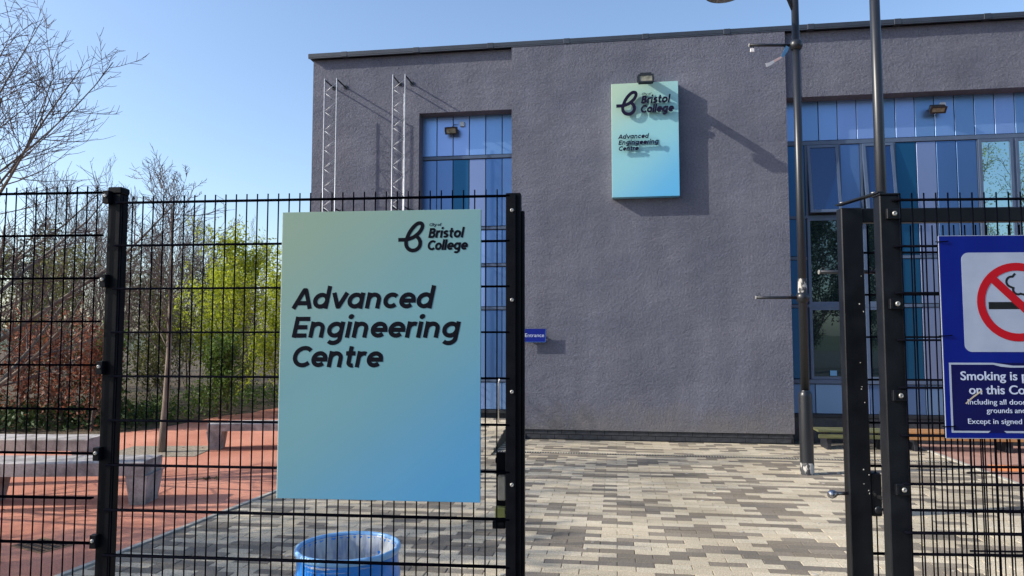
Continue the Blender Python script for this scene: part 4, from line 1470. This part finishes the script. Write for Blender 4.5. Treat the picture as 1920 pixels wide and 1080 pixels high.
# ================================================================== STREET FURNITURE
def lamp_post(label, x, y, arms, H=6.4, head=True, worn=True):
    t = thing('lamp_post', label, 'lamp post', (x, y, 0), 0, 'dark grey lamp posts with banner arms')
    sl = MB().lathe([(0.078, 0.0), (0.078, 0.92), (0.074, 0.945), (0.060, 0.975), (0.0505, 0.985), (0.0505, 0.99)], 20).build('base_sleeve', 'pole', t)
    if worn:
        MB().lathe([(0.0792, 0.0), (0.0792, 0.135), (0.0786, 0.136)], 20).build('worn_foot', 'poleworn', sl)
    MB().tube([(0, 0, 0.95), (0, 0, H)], [0.050, 0.044], 18).build('shaft', 'pole', t)
    if worn:
        MB().tube([(0, 0, 2.15), (0, 0, 2.33)], [0.0512, 0.0510], 18, cap=False).build('worn_patch', 'poleworn', t)
    for z, ln in arms:
        j = MB().lathe([(0.048, -0.062), (0.062, -0.055), (0.078, -0.022), (0.080, 0.0), (0.078, 0.022), (0.062, 0.055), (0.048, 0.062)], 18, (0, 0, z)).build('arm_collar', 'pole', t)
        a = MB().tube([(-0.06, 0, z), (-ln, 0, z)], 0.0185, 10).build('banner_arm', 'pole', t)
        MB().tube([(-ln, 0, z), (-ln - 0.008, 0, z)], 0.0215, 10).build('end_cap', 'galv', a)
        up = 1 if z < 3 else -1
        for ex in (-ln + 0.035, -0.125):
            MB().tube([(ex + 0.017 * math.cos(R(g)), 0, z + up * 0.030 + 0.015 * math.sin(R(g))) for g in range(0, 361, 40)], 0.004, 5, cap=False).build('eye_ring', 'pole', a)
    if head:
        MB().tube([(0, 0, H - 0.3), (-0.10, 0, H - 0.05), (-0.35, 0, H + 0.05), (-0.86, 0, H + 0.02)], 0.026, 10).build('outreach_arm', 'pole', t)
        hd = MB().lathe([(0.005, 0.115), (0.10, 0.110), (0.19, 0.075), (0.225, 0.030), (0.228, 0.0), (0.205, -0.010)], 28, (-0.88, 0, H - 0.055)).build('lantern', 'lampblack', t)
        MB().lathe([(0.2045, -0.008), (0.15, -0.022), (0.002, -0.030)], 28, (-0.88, 0, H - 0.055)).build('lantern_bowl', 'lens', hd)
    return t


LZ = 5.86
lamp_post('dark grey lamp post standing clear on the plaza with banner arms', 3.510, 8.62, [(5.225, 0.575), (2.10, 0.560)], 5.92, True, True)
lamp_post('thicker-looking dark grey pole rising behind the fence post and gate', 3.498, 6.70, [(5.25, 0.60), (2.241, 0.605)], 6.3, False, False)

# ---- torn banner strip on the upper arm
tbn = thing('torn_banner_strip', 'torn white and pink banner strip blowing from the lamp post arm', 'banner', (3.510 - 0.14, 8.60, 5.20), 0)


def ribbon(name, pts, w, m):
    mb = MB()
    P = [Vector(p) for p in pts]
    vs = []
    for i, p in enumerate(P):
        t = (P[min(i + 1, len(P) - 1)] - P[max(i - 1, 0)]).normalized()
        a = t.cross(Vector((0, 1, 0.25))).normalized()
        b2 = t.cross(a).normalized()
        ww = w[i] if isinstance(w, list) else w
        for sa, sb in ((1, 1), (-1, 1), (-1, -1), (1, -1)):
            vs.append(p + a * ww / 2 * sa + b2 * 0.0012 * sb)
    fs = []
    for i in range(len(P) - 1):
        for k in range(4):
            fs.append((i * 4 + k, i * 4 + (k + 1) % 4, i * 4 + 4 + (k + 1) % 4, i * 4 + 4 + k))
    fs += [(3, 2, 1, 0), tuple(len(P) * 4 - 4 + k for k in range(4))]
    mb.add(vs, fs)
    return mb.build(name, m, tbn)


ribbon('strip', [(0.03, 0, 0.0), (0.0, -0.01, -0.06), (-0.035, -0.02, -0.115), (-0.055, -0.02, -0.140)], [0.045, 0.05, 0.04, 0.022], 'ribbon_b')
ribbon('strip', [(-0.056, -0.02, -0.141), (-0.10, -0.015, -0.165), (-0.145, -0.01, -0.190)], [0.020, 0.026, 0.030], 'ribbon_p')
ribbon('strip', [(-0.146, -0.01, -0.191), (-0.20, -0.02, -0.225), (-0.25, -0.02, -0.245)], [0.030, 0.038, 0.050], 'ribbon_w')
sc_ = thing('banner_scrap', 'tiny white banner scrap under the far end of the arm', 'banner', (3.510 - 0.545, 8.60, 5.165), 0)
MB().box(-0.028, 0.022, -0.006, 0.006, -0.035, 0.010, 0.004).build('scrap', 'ribbon_w', sc_)

# ---- litter bin: blue drum with a clear liner
bn = thing('litter_bin', 'bright blue plastic drum litter bin with clear bag behind the fence', 'bin', (-0.798, 3.56, 0), 0)
R0 = 0.245
MB().lathe([(0.225, 0.0), (0.238, 0.02), (0.242, 0.26), (0.250, 0.275), (0.250, 0.30), (0.242, 0.315), (0.243, 0.46), (0.252, 0.475), (0.252, 0.50), (0.244, 0.515), (0.242, 0.575), (0.246, 0.600), (0.2455, 0.612), (0.240, 0.618), (0.231, 0.616),
            (0.228, 0.605), (0.228, 0.55), (0.222, 0.54), (0.222, 0.03), (0.0, 0.03)], 40).build('drum', 'binblue', bn)
rnd = random.Random(8)
ln = MB()
vs, fs = [], []
S = 96
prof = [(0.2535, 0.500), (0.2530, 0.545), (0.2475, 0.600), (0.243, 0.6205), (0.236, 0.6215), (0.2275, 0.612), (0.2265, 0.56), (0.218, 0.50), (0.210, 0.40), (0.205, 0.25), (0.19, 0.12), (0.08, 0.08), (0.002, 0.08)]
jit = [rnd.uniform(-1, 1) for _ in range(S)]
low = [0.018 * math.sin(2 * math.pi * k / S * 2 + 0.8) + 0.012 * math.sin(2 * math.pi * k / S * 7) for k in range(S)]
for pi, (r, z) in enumerate(prof):
    for k in range(S):
        g = 2 * math.pi * k / S
        rr2 = r - (0.0035 * (0.5 + 0.5 * jit[k]) if pi > 5 else -0.0012 * (0.5 + 0.5 * jit[k]))
        if pi > 6:
            rr2 *= 1 - 0.05 * (0.5 + 0.5 * math.sin(k * 0.9) * jit[k])
        zz = z + (low[k] if pi == 0 else 0)
        vs.append((rr2 * math.cos(g), rr2 * math.sin(g), zz))
for i in range(len(prof) - 1):
    for k in range(S):
        k2 = (k + 1) % S
        fs.append((i * S + k, i * S + k2, (i + 1) * S + k2, (i + 1) * S + k))
cutf = 4 * S
ln.add(vs[4 * S:], [tuple(i - 4 * S for i in q) for q in fs[cutf:]], True)
ln.build('liner_bag', 'liner', bn)
fo = MB()
fo.add(vs[:5 * S], fs[:cutf], True)
fo.build('liner_fold', 'linerfold', bn)
MB().lathe([(0.2475, 0.598), (0.2530, 0.606), (0.2540, 0.618), (0.2500, 0.628), (0.2400, 0.630), (0.2330, 0.625), (0.2318, 0.617)], 40).build('rim', 'binrim', bn)

# ---- concrete benches
def concrete_bench(label, pts, width, z0, z1, legs, leg_w=(0.21, 0.145), seed=1):
    """gently curved slab on tapered legs; pts run along the front top edge, left to right"""
    t = thing('concrete_bench', label, 'bench', (0, 0, 0), 0, 'curved concrete benches on the red surfacing')
    P = [Vector((p[0], p[1], 0)) for p in pts]
    # smooth the line
    Q = []
    for i in range(len(P) - 1):
        p0 = P[max(i - 1, 0)]; p1 = P[i]; p2 = P[i + 1]; p3 = P[min(i + 2, len(P) - 1)]
        for k in range(4):
            u = k / 4
            Q.append(0.5 * (2 * p1 + (p2 - p0) * u + (2 * p0 - 5 * p1 + 4 * p2 - p3) * u * u + (3 * p1 - p0 - 3 * p2 + p3) * u ** 3))
    Q.append(P[-1])
    fr_, bk_ = [], []
    for i, p in enumerate(Q):
        d = (Q[min(i + 1, len(Q) - 1)] - Q[max(i - 1, 0)]).normalized()
        nrm = Vector((-d.y, d.x, 0))
        fr_.append(p); bk_.append(p + nrm * width)
    c = 0.012
    vs, fs = [], []
    for p, b in zip(fr_, bk_):
        u = (b - p).normalized()
        ring = [p + u * 0.02 + Vector((0, 0, z0)), p + Vector((0, 0, z1 - c)), p + u * c + Vector((0, 0, z1)), b - u * c + Vector((0, 0, z1)), b + Vector((0, 0, z1 - c)), b - u * 0.02 + Vector((0, 0, z0))]
        vs += ring
    n = len(fr_)
    for i in range(n - 1):
        for k in range(6):
            k2 = (k + 1) % 6
            fs.append((i * 6 + k, (i + 1) * 6 + k, (i + 1) * 6 + k2, i * 6 + k2))
    fs += [tuple(range(6)), tuple((n - 1) * 6 + k for k in reversed(range(6)))]
    MB().add(vs, fs).build('seat_slab', 'concrete', t)
    for u in legs:
        i = min(int(u * (n - 1)), n - 2)
        p = fr_[i].lerp(fr_[i + 1], u * (n - 1) - i); b = bk_[i].lerp(bk_[i + 1], u * (n - 1) - i)
        d = (fr_[i + 1] - fr_[i]).normalized(); w = (b - p).normalized()
        tw, bw = leg_w
        vs = []
        for zz, hw, ins in ((z0 - 0.001, tw / 2, 0.03), (0.0, bw / 2, 0.07)):
            for sd, e in ((-1, 0), (1, 0), (1, 1), (-1, 1)):
                base = p + w * ins if e == 0 else b - w * ins
                vs.append(base + d * sd * hw + Vector((0, 0, zz)))
        MB().add(vs, [(0, 1, 2, 3), (7, 6, 5, 4), (0, 4, 5, 1), (1, 5, 6, 2), (2, 6, 7, 3), (3, 7, 4, 0)]).build('leg', 'concrete', t)
    return t


concrete_bench('long concrete bench nearest the fence with thick tapered end leg', [(-7.2, 7.06), (-6.0, 6.96), (-4.97, 6.93), (-4.2, 6.95), (-3.55, 6.99)], 0.43, 0.292, 0.430, [0.955, 0.45, 0.05])
concrete_bench('shorter concrete bench farther back behind the nearest bench', [(-8.2, 8.75), (-7.2, 8.57), (-6.0, 8.48), (-4.98, 8.48)], 0.44, 0.29, 0.430, [0.955, 0.08])
concrete_bench('concrete bench beside the young tree running behind the sign', [(-4.34, 10.28), (-3.6, 10.36), (-2.9, 10.30), (-2.25, 10.16)], 0.42, 0.275, 0.385, [0.055, 0.93])

# ---- iron drain cover in the red surfacing
dc = thing('drain_cover', 'rusty iron drain cover set in the red surfacing', 'drain cover', (-3.68, 5.72, 0), R(-28))
boxpart('frame', 'castiron', dc, -0.21, 0.21, -0.13, 0.13, -0.01, 0.0075, 0.002)
for a in range(9):
    for b2 in range(4):
        boxpart('slot', 'slot', dc, -0.185 + a * 0.042, -0.185 + a * 0.042 + 0.022, -0.105 + b2 * 0.055, -0.105 + b2 * 0.055 + 0.034, 0.0076, 0.0095)
# ---- twiggy debris on the red surfacing
db = thing('leaf_debris', 'small clump of dead leaves and twig on the red surfacing', 'debris', (-3.42, 8.30, 0.004), 0.3)
rnd = random.Random(4)
for q in range(7):
    x, y = rnd.uniform(-0.09, 0.06), rnd.uniform(-0.05, 0.05)
    a, r_ = rnd.uniform(0, 6.28), rnd.uniform(0.018, 0.042)
    pts = [(x + r_ * k * math.cos(a + g), y + 0.6 * r_ * k * math.sin(a + g), 0.006 + h) for g, k, h in ((0, 1, 0.02), (1.2, 0.6, 0.0), (3.14, 1, 0.028), (4.4, 0.6, 0.004))]
    MB().add(pts + [(p[0], p[1], p[2] - 0.004) for p in pts], [(0, 1, 2, 3), (7, 6, 5, 4), (0, 4, 5, 1), (1, 5, 6, 2), (2, 6, 7, 3), (3, 7, 4, 0)]).build('leaf', 'debris', db)
MB().tube([(-0.20, 0.02, 0.008), (-0.08, 0.0, 0.015), (0.05, 0.03, 0.010)], 0.005, 5).build('twig', 'debris', db)
# tree pit
sheet('tree_pit', [(-5.55, 9.75), (-4.30, 9.80), (-4.35, 10.75), (-5.60, 10.70)], 'gravel', 0.010)

# ================================================================== TREES AND SHRUBS
def grow(seed, height, r0, limbs=(0.22, 13), lean=(0, 0), kids=(7, 6, 4), spread=48, up=0.35, ratio=(0.62, 0.50, 0.45, 0.4), twig_r=0.0035, wander=0.10, sides=(9, 6, 4, 3, 3), limb_decay=0.55, maxlev=3, bias=None, ends=None):
    """returns (trunk builder, crown builder); ends collects (point, direction, level)"""
    rnd = random.Random(seed)
    wood, crown = MB(), MB()

    def rand_dir(d, ang):
        a = d.orthogonal().normalized()
        b = d.cross(a).normalized()
        g = rnd.uniform(0, 2 * math.pi)
        return (d * math.cos(ang) + (a * math.cos(g) + b * math.sin(g)) * math.sin(ang)).normalized()

    def branch(p, d, length, r, lev):
        segs = (10, 6, 4, 3, 2)[lev]
        pts, rad = [p.copy()], [r]
        cur = d.copy()
        step = length / segs
        tip = max(twig_r * 0.6, r * (0.22 if lev == 0 else 0.3))
        for i in range(segs):
            w = wander * (0.5 if lev == 0 else 1.4)
            cur = (cur + Vector((rnd.uniform(-w, w), rnd.uniform(-w, w), rnd.uniform(-w, w))) + Vector((0, 0, up * (0.10 if lev == 0 else 0.22)))).normalized()
            pts.append(pts[-1] + cur * step)
            rad.append(r + (tip - r) * (i + 1) / segs)
        (wood if lev <= 1 else crown).tube(pts, rad, sides[lev], cap=lev <= 1, smooth=True)
        if ends is not None and lev >= 1:
            for i in range(1, len(pts)):
                ends.append((pts[i], lev))
        if lev >= maxlev:
            return
        cnt = limbs[1] if lev == 0 else kids[lev - 1]
        for c in range(cnt):
            lo = limbs[0] if lev == 0 else 0.15
            t = lo + (1 - lo) * ((c + rnd.uniform(0.1, 0.9)) / cnt)
            k = min(int(t * segs), segs - 1)
            q = pts[k].lerp(pts[k + 1], t * segs - k)
            dl = (pts[k + 1] - pts[k]).normalized()
            ang = R(spread) * rnd.uniform(0.65, 1.25) * (1.0 if lev else (1.15 - 0.45 * t))
            nd = rand_dir(dl, ang)
            if bias and lev == 0:
                nd = (nd + Vector(bias) * rnd.uniform(0.2, 1.0)).normalized()
            if nd.z < -0.1:
                nd.z *= -0.5
                nd.normalize()
            rr_ = rad[k] + (rad[k + 1] - rad[k]) * (t * segs - k)
            ln_ = length * ratio[lev] * rnd.uniform(0.7, 1.2) * (1 - limb_decay * t if lev == 0 else 1 - 0.45 * t)
            branch(q, nd, ln_, max(twig_r, rr_ * (rnd.uniform(0.24, 0.42) if lev == 0 else rnd.uniform(0.40, 0.60))), lev + 1)

    branch(Vector((0, 0, -0.05)), Vector((lean[0], lean[1], 1)).normalized(), height, r0, 0)
    return wood, crown


def leaf_cloud(points, count, size, seed, jitter, flat=0.0, keep=None):
    """many small leaf faces scattered round given points"""
    rng = np.random.default_rng(seed)
    P = np.array(points, dtype=np.float64)
    idx = rng.integers(0, len(P), count)
    c = P[idx] + rng.normal(0, jitter, (count, 3))
    a = rng.normal(0, 1, (count, 3)); a /= np.linalg.norm(a, axis=1)[:, None]
    b = rng.normal(0, 1, (count, 3))
    if flat:
        a[:, 2] *= (1 - flat); b[:, 2] *= (1 - flat)
        a /= np.linalg.norm(a, axis=1)[:, None]
    b -= a * (a * b).sum(1)[:, None]; b /= np.linalg.norm(b, axis=1)[:, None]
    s = size * rng.uniform(0.4, 1.5, count)[:, None]
    nrm = np.cross(a, b)
    v = np.stack([c - a * s, c + b * s * 0.42 + nrm * s * 0.12, c + a * s, c - b * s * 0.42 + nrm * s * 0.12], axis=1).reshape(-1, 3)
    me = bpy.data.meshes.new('foliage')
    me.vertices.add(count * 4)
    me.vertices.foreach_set('co', v.astype(np.float32).ravel())
    me.loops.add(count * 4)
    me.loops.foreach_set('vertex_index', np.arange(count * 4, dtype=np.int32))
    me.polygons.add(count)
    me.polygons.foreach_set('loop_start', np.arange(0, count * 4, 4, dtype=np.int32))
    me.update(calc_edges=True)
    tone = rng.uniform(0, 1, count)
    set_tone(me, np.stack([tone, tone, tone, np.ones(count)], axis=1))
    return me


def make_tree(name, label, cat, loc, wood, crown, barkm='bark', twigm='twig', group=None, rz=0.0, foliage=None, leafm=None, crown_name='crown'):
    t = thing(name, label, cat, loc, rz, group)
    wood.build('trunk', barkm, t)
    if crown.v:
        crown.build(crown_name, twigm, t)
    if foliage is not None:
        link('foliage', foliage, leafm, t)
    return t


def copy_tree(src, loc, rz, sc, label, group):
    r = src.copy()
    col.objects.link(r)
    r.location = loc
    r.rotation_euler = (0, 0, rz)
    r.scale = (sc, sc, sc)
    r['label'] = label
    if group:
        r['group'] = group
    for ch in src.children:
        c = ch.copy()
        col.objects.link(c)
        c.parent = r
    return r


# young tree in the pit
w_, c_ = grow(101, 3.55, 0.052, limbs=(0.36, 20), lean=(0.045, 0.0), kids=(9, 7, 3), spread=46, up=0.30, ratio=(0.50, 0.5, 0.45), twig_r=0.0036, limb_decay=0.5, wander=0.07)
make_tree('young_tree', 'young bare tree with pale slim trunk growing from the gravel pit', 'tree', (-4.93, 10.18, 0.0), w_, c_)
# large bare tree just outside the frame on the left, limbs reaching in
w_, c_ = grow(207, 4.3, 0.105, limbs=(0.12, 26), lean=(0.05, 0.0), kids=(12, 8, 4), spread=52, up=0.42, ratio=(0.66, 0.50, 0.46), twig_r=0.0036, limb_decay=0.42, bias=(0.45, 0.0, 0.15), wander=0.08)
make_tree('bare_tree', 'large bare tree at the left edge reaching its limbs over the fence', 'tree', (-5.95, 7.95, 0.0), w_, c_)
w_, c_ = grow(311, 5.2, 0.13, limbs=(0.25, 18), lean=(0.0, 0.0), kids=(8, 6, 4), spread=50, up=0.40, ratio=(0.60, 0.50, 0.46), twig_r=0.0040, limb_decay=0.45)
t3 = make_tree('bare_tree', 'bare tree beyond the left edge that shades the paving', 'tree', (-8.6, 6.15, 0.0), w_, c_)
w_, c_ = grow(317, 4.0, 0.10, limbs=(0.30, 22), kids=(10, 7, 3), spread=54, up=0.30, ratio=(0.58, 0.52, 0.46), twig_r=0.0075, limb_decay=0.45)  # unseen trees added for denser shade, twigs thickened to strengthen their shadows
t4 = make_tree('bare_tree', 'bare tree outside the left edge, nearest the fence line', 'tree', (-7.4, 4.55, 0.0), w_, c_)
copy_tree(t4, (-9.4, 4.35, 0), 2.1, 1.15, 'bare tree outside the left edge, second along the fence line', None)
copy_tree(t4, (-7.9, 3.75, 0), 4.0, 0.82, 'small bare tree outside the left edge beside the fence line', None)

# thicket of slender bare trees behind the red surfacing
protos = []
for k, (sd, h) in enumerate(((401, 6.0), (402, 5.2), (403, 6.6), (404, 4.4))):
    w_, c_ = grow(sd, h, 0.055, limbs=(0.08, 20), kids=(9, 6, 3), spread=34, up=0.65, ratio=(0.55, 0.52, 0.48), twig_r=0.0062, limb_decay=0.40, wander=0.09, sides=(6, 4, 3, 3, 3))
    protos.append((w_, c_))
spots = [(-14.2, 17.2, 1.0), (-12.6, 16.0, 0.9), (-11.5, 18.6, 1.05), (-10.6, 15.6, 0.92), (-10.0, 17.4, 1.0), (-9.2, 16.2, 0.95), (-8.7, 18.8, 1.0), (-8.3, 14.9, 0.86), (-12.9, 20.5, 1.0), (-10.4, 21.0, 1.0),
         (-7.7, 17.0, 0.9), (-7.2, 19.6, 0.95), (-9.0, 22.6, 1.0), (-13.4, 14.2, 0.9), (-16.2, 19.0, 1.05), (-15.0, 22.0, 1.1), (-11.9, 24.0, 1.05), (-7.6, 23.0, 0.9), (-6.5, 20.8, 0.62), (-17.5, 16.4, 1.0),
         (-6.9, 25.0, 0.75), (-10.8, 13.6, 0.78), (-14.9, 26.0, 1.1), (-18.5, 23.5, 1.1), (-9.7, 26.5, 1.0), (-6.6, 17.6, 0.52), (-12.0, 28.5, 1.1), (-16.8, 30, 1.2), (-20.5, 28, 1.2), (-8.2, 29.5, 1.0)]
spots = [(a, b, c * (0.70 if a < -9.0 else 0.55)) for a, b, c in spots]
roots = []
rnd = random.Random(77)
for i, (x, y, sc2) in enumerate(spots):
    k = i % 4
    lab = 'slender bare tree in the thicket beyond the red surfacing'
    if i < 4:
        w_, c_ = protos[k]
        r = make_tree('thicket_tree', lab, 'tree', (x, y, 0.05), w_, c_, 'twigdry', 'twigdry' if k % 2 else 'twig', 'bare thicket trees', rnd.uniform(0, 6.28))
        r.scale = (sc2,) * 3
        roots.append(r)
    else:
        copy_tree(roots[k], (x, y, 0.05), rnd.uniform(0, 6.28), sc2, lab, 'bare thicket trees')

# leafy shrubs
def shrub(name, label, loc, h, seed, leafm, count, size, width, jitter, limbs=16, twigm='twigdry', cat='shrub', group=None, up=0.5, spread=40, low=0.02, barkm='twigdry'):
    ends = []
    w, c = grow(seed, h, 0.03, limbs=(low, limbs), kids=(6, 4, 3), spread=spread, up=up, ratio=(width, 0.5, 0.45), twig_r=0.005, limb_decay=0.35, maxlev=2, ends=ends, sides=(5, 4, 3, 3, 3), wander=0.12)
    pts = [p for p, lev in ends if p.z > 0.05]
    fol = leaf_cloud(pts, count, size, seed + 1, jitter)
    return make_tree(name, label, cat, loc, w, c, barkm, twigm, group, 0.0, fol, leafm, 'twigs')


shrub('willow_shrub', 'tall fresh lime green leafy shrub behind the young tree', (-6.05, 15.3, 0.05), 2.95, 501, 'leaf_lime', 12000, 0.034, 0.62, 0.09, 22)
shrub('willow_shrub', 'lime green leafy shrub half hidden by the sign board', (-5.30, 16.4, 0.05), 2.6, 502, 'leaf_lime', 11000, 0.036, 0.60, 0.10, 20)
shrub('willow_shrub', 'low olive shrub left of the tall lime green one', (-7.0, 14.6, 0.05), 1.7, 503, 'leaf_olive', 2600, 0.034, 0.6, 0.09, 16)
shrub('green_shrub', 'olive green shrub standing behind the corner fence post', (-9.2, 14.6, 0.05), 2.7, 504, 'leaf_olive', 3600, 0.036, 0.65, 0.12, 18)
shrub('green_shrub', 'olive green shrub at the far left of the thicket', (-11.4, 14.9, 0.05), 2.5, 505, 'leaf_olive', 3600, 0.036, 0.7, 0.12, 18)
shrub('green_shrub', 'dark green evergreen bush deep in the thicket', (-13.2, 19.5, 0.05), 3.2, 506, 'leaf_dark', 4000, 0.05, 0.7, 0.16, 18)
shrub('green_shrub', 'dark green evergreen bush far behind the lime shrub', (-8.4, 21.5, 0.05), 2.9, 507, 'leaf_dark', 4000, 0.05, 0.75, 0.16, 18)
shrub('green_shrub', 'mid green bush at the foot of the lime shrub', (-5.75, 14.2, 0.05), 1.15, 508, 'leaf_mid', 4200, 0.034, 0.75, 0.09, 16)
shrub('green_shrub', 'mid green bush left of the young tree trunk', (-7.3, 13.2, 0.05), 1.25, 509, 'leaf_mid', 3600, 0.034, 0.75, 0.09, 16)
for k, (x, y, h) in enumerate(((-9.6, 12.95, 1.35), (-8.75, 12.8, 1.45), (-7.95, 12.75, 1.50), (-7.25, 12.45, 1.40))):
    shrub('beech_hedge_bush', ('russet beech bush at the left end of the hedge', 'russet beech bush second from the left in the hedge', 'russet beech bush third from the left in the hedge', 'russet beech bush at the right end of the hedge by the fence post')[k],
          (x, y, 0.03), h, 520 + k, 'leaf_copper', 1900, 0.036, 0.62, 0.10, 18, 'twig', group='copper leaved hedge bushes', barkm='twig')
for k, (x, y, h, lab) in enumerate(((-16.5, 25.0, 3.4, 'dark bush at the far left behind the thicket'), (-11.0, 24.5, 3.2, 'dark bush far behind the hedge'), (-9.6, 19.0, 2.4, 'dark bush in the thicket behind the corner post'),
                                 (-6.7, 23.5, 3.0, 'dark bush far behind the young tree'), (-12.4, 30.5, 3.4, 'farthest dark bush left of the corner post'), (-8.9, 31.5, 3.4, 'farthest dark bush right of the corner post'))):
    shrub('green_shrub', lab, (x, y, 0.05), h, 540 + k, 'leaf_dark' if k % 2 else 'leaf_olive', 3000, 0.050, 0.85, 0.18, 20, group='dark bushes deep in the thicket')
# ivy and brambles at the hedge foot: uncountable ground cover
rng = np.random.default_rng(9)
pts = []
for q in range(900):
    x = rng.uniform(-15.5, -6.6)
    y = rng.uniform(12.15, 14.2) + (0.2 if x > -8 else 0)
    pts.append((x, y, rng.uniform(0.02, 0.45) * (1 - (abs(y - 13.0) / 2.4))))
me = leaf_cloud(pts, 17000, 0.042, 10, 0.10)
tag(link('ivy_ground_cover', me, 'leaf_ivy'), 'dark ivy and bramble carpet at the foot of the hedge', 'ground cover', kind='stuff')
pts = []
for q in range(700):
    x = rng.uniform(-8.0, -4.9)
    y = rng.uniform(13.0, 20)
    if y < 12.0 + (x + 6.6) * 3.6 + 0.3:
        continue
    pts.append((x, y, rng.uniform(0.06, 0.28)))
me = leaf_cloud(pts, 6000, 0.034, 11, 0.12)
tag(link('undergrowth', me, 'leaf_mid'), 'patchy low green undergrowth on the leaf litter below the lime shrubs', 'ground cover', kind='stuff')

# trees across the road behind the photographer: they show as reflections in the windows
back = []
for k, (sd, h, leafm) in enumerate(((601, 9.5, 'leaf_lime'), (602, 8.5, 'leaf_dark'))):
    ends = []
    w_, c_ = grow(sd, h, 0.16, limbs=(0.15, 20), kids=(7, 5, 3), spread=42, up=0.5, ratio=(0.55, 0.5, 0.45), twig_r=0.012, limb_decay=0.4, maxlev=2 if k else 3, ends=ends, sides=(6, 4, 3, 3, 3))
    pts = [p for p, lev in ends if lev >= 2]
    fol = leaf_cloud(pts, 9000 if k == 0 else 12000, 0.045 if k == 0 else 0.10, sd, 0.22)
    lab = ('tall bare spring tree mirrored in the upper windows', 'dark evergreen tree mirrored in the lower windows')[k]
    back.append(make_tree('roadside_tree', lab, 'tree', (14.0 if k == 0 else 7.5, -15.5, -0.03), w_, c_, 'bark', 'twigdry', 'roadside trees behind the viewer', 0, fol, leafm))
for k, (x, y, sc2) in enumerate(((17.5, -14.5, 1.05), (21.5, -16.5, 1.0), (11.2, -18.0, 1.0))):
    copy_tree(back[0], (x, y, -0.03), k * 1.7, sc2, 'tall bare spring tree mirrored in the upper windows', 'roadside trees behind the viewer')
for k, (x, y, sc2) in enumerate(((4.5, -16.5, 0.9), (10.0, -14.5, 0.75))):
    copy_tree(back[1], (x, y, -0.03), k * 2.3, sc2, 'dark evergreen tree mirrored in the lower windows', 'roadside trees behind the viewer')
for k in range(9):  # unseen hedge added to darken reflections in the lower windows and posts
    copy_tree(back[1], (-3.5 + k * 2.6, -12.2 - 0.4 * (k % 3), -0.03), k * 1.3, 0.36 + 0.05 * (k % 4), 'unseen dark hedge bush added to darken the lowest window reflections', 'unseen hedge added behind the viewer')

# small wear on the ground: trodden gum on the blocks, a few blown leaves on the red surfacing
rnd = random.Random(60)
gm = MB()
for k in range(110):
    sx_, nn_ = rnd.uniform(-3.8, 3.6), rnd.uniform(0.6, 8.0)
    r_ = rnd.uniform(0.008, 0.022)
    pts = [(sx_ + r_ * math.cos(g * 1.047) * rnd.uniform(0.8, 1.2), -nn_ + r_ * math.sin(g * 1.047) * rnd.uniform(0.8, 1.2)) for g in range(6)]
    gm.slab(pts, -0.002, 0.0032)
tag(gm.build('gum_spots', 'kerb', None, P0, -TH), 'pale trodden gum spots scattered over the paving blocks', 'gum spots', kind='stuff')
pts = [(rnd.uniform(-7.5, -2.9), rnd.uniform(5.2, 11.5), 0.010) for k in range(60)]
me = leaf_cloud([p for p in pts if inv_F(p)[0] < plaza_left(inv_F(p)[1]) - 0.1], 90, 0.022, 61, 0.004, 0.9)
tag(link('fallen_leaves', me, 'leaf_copper'), 'a few small dead leaves blown over the red surfacing', 'leaves', kind='stuff')
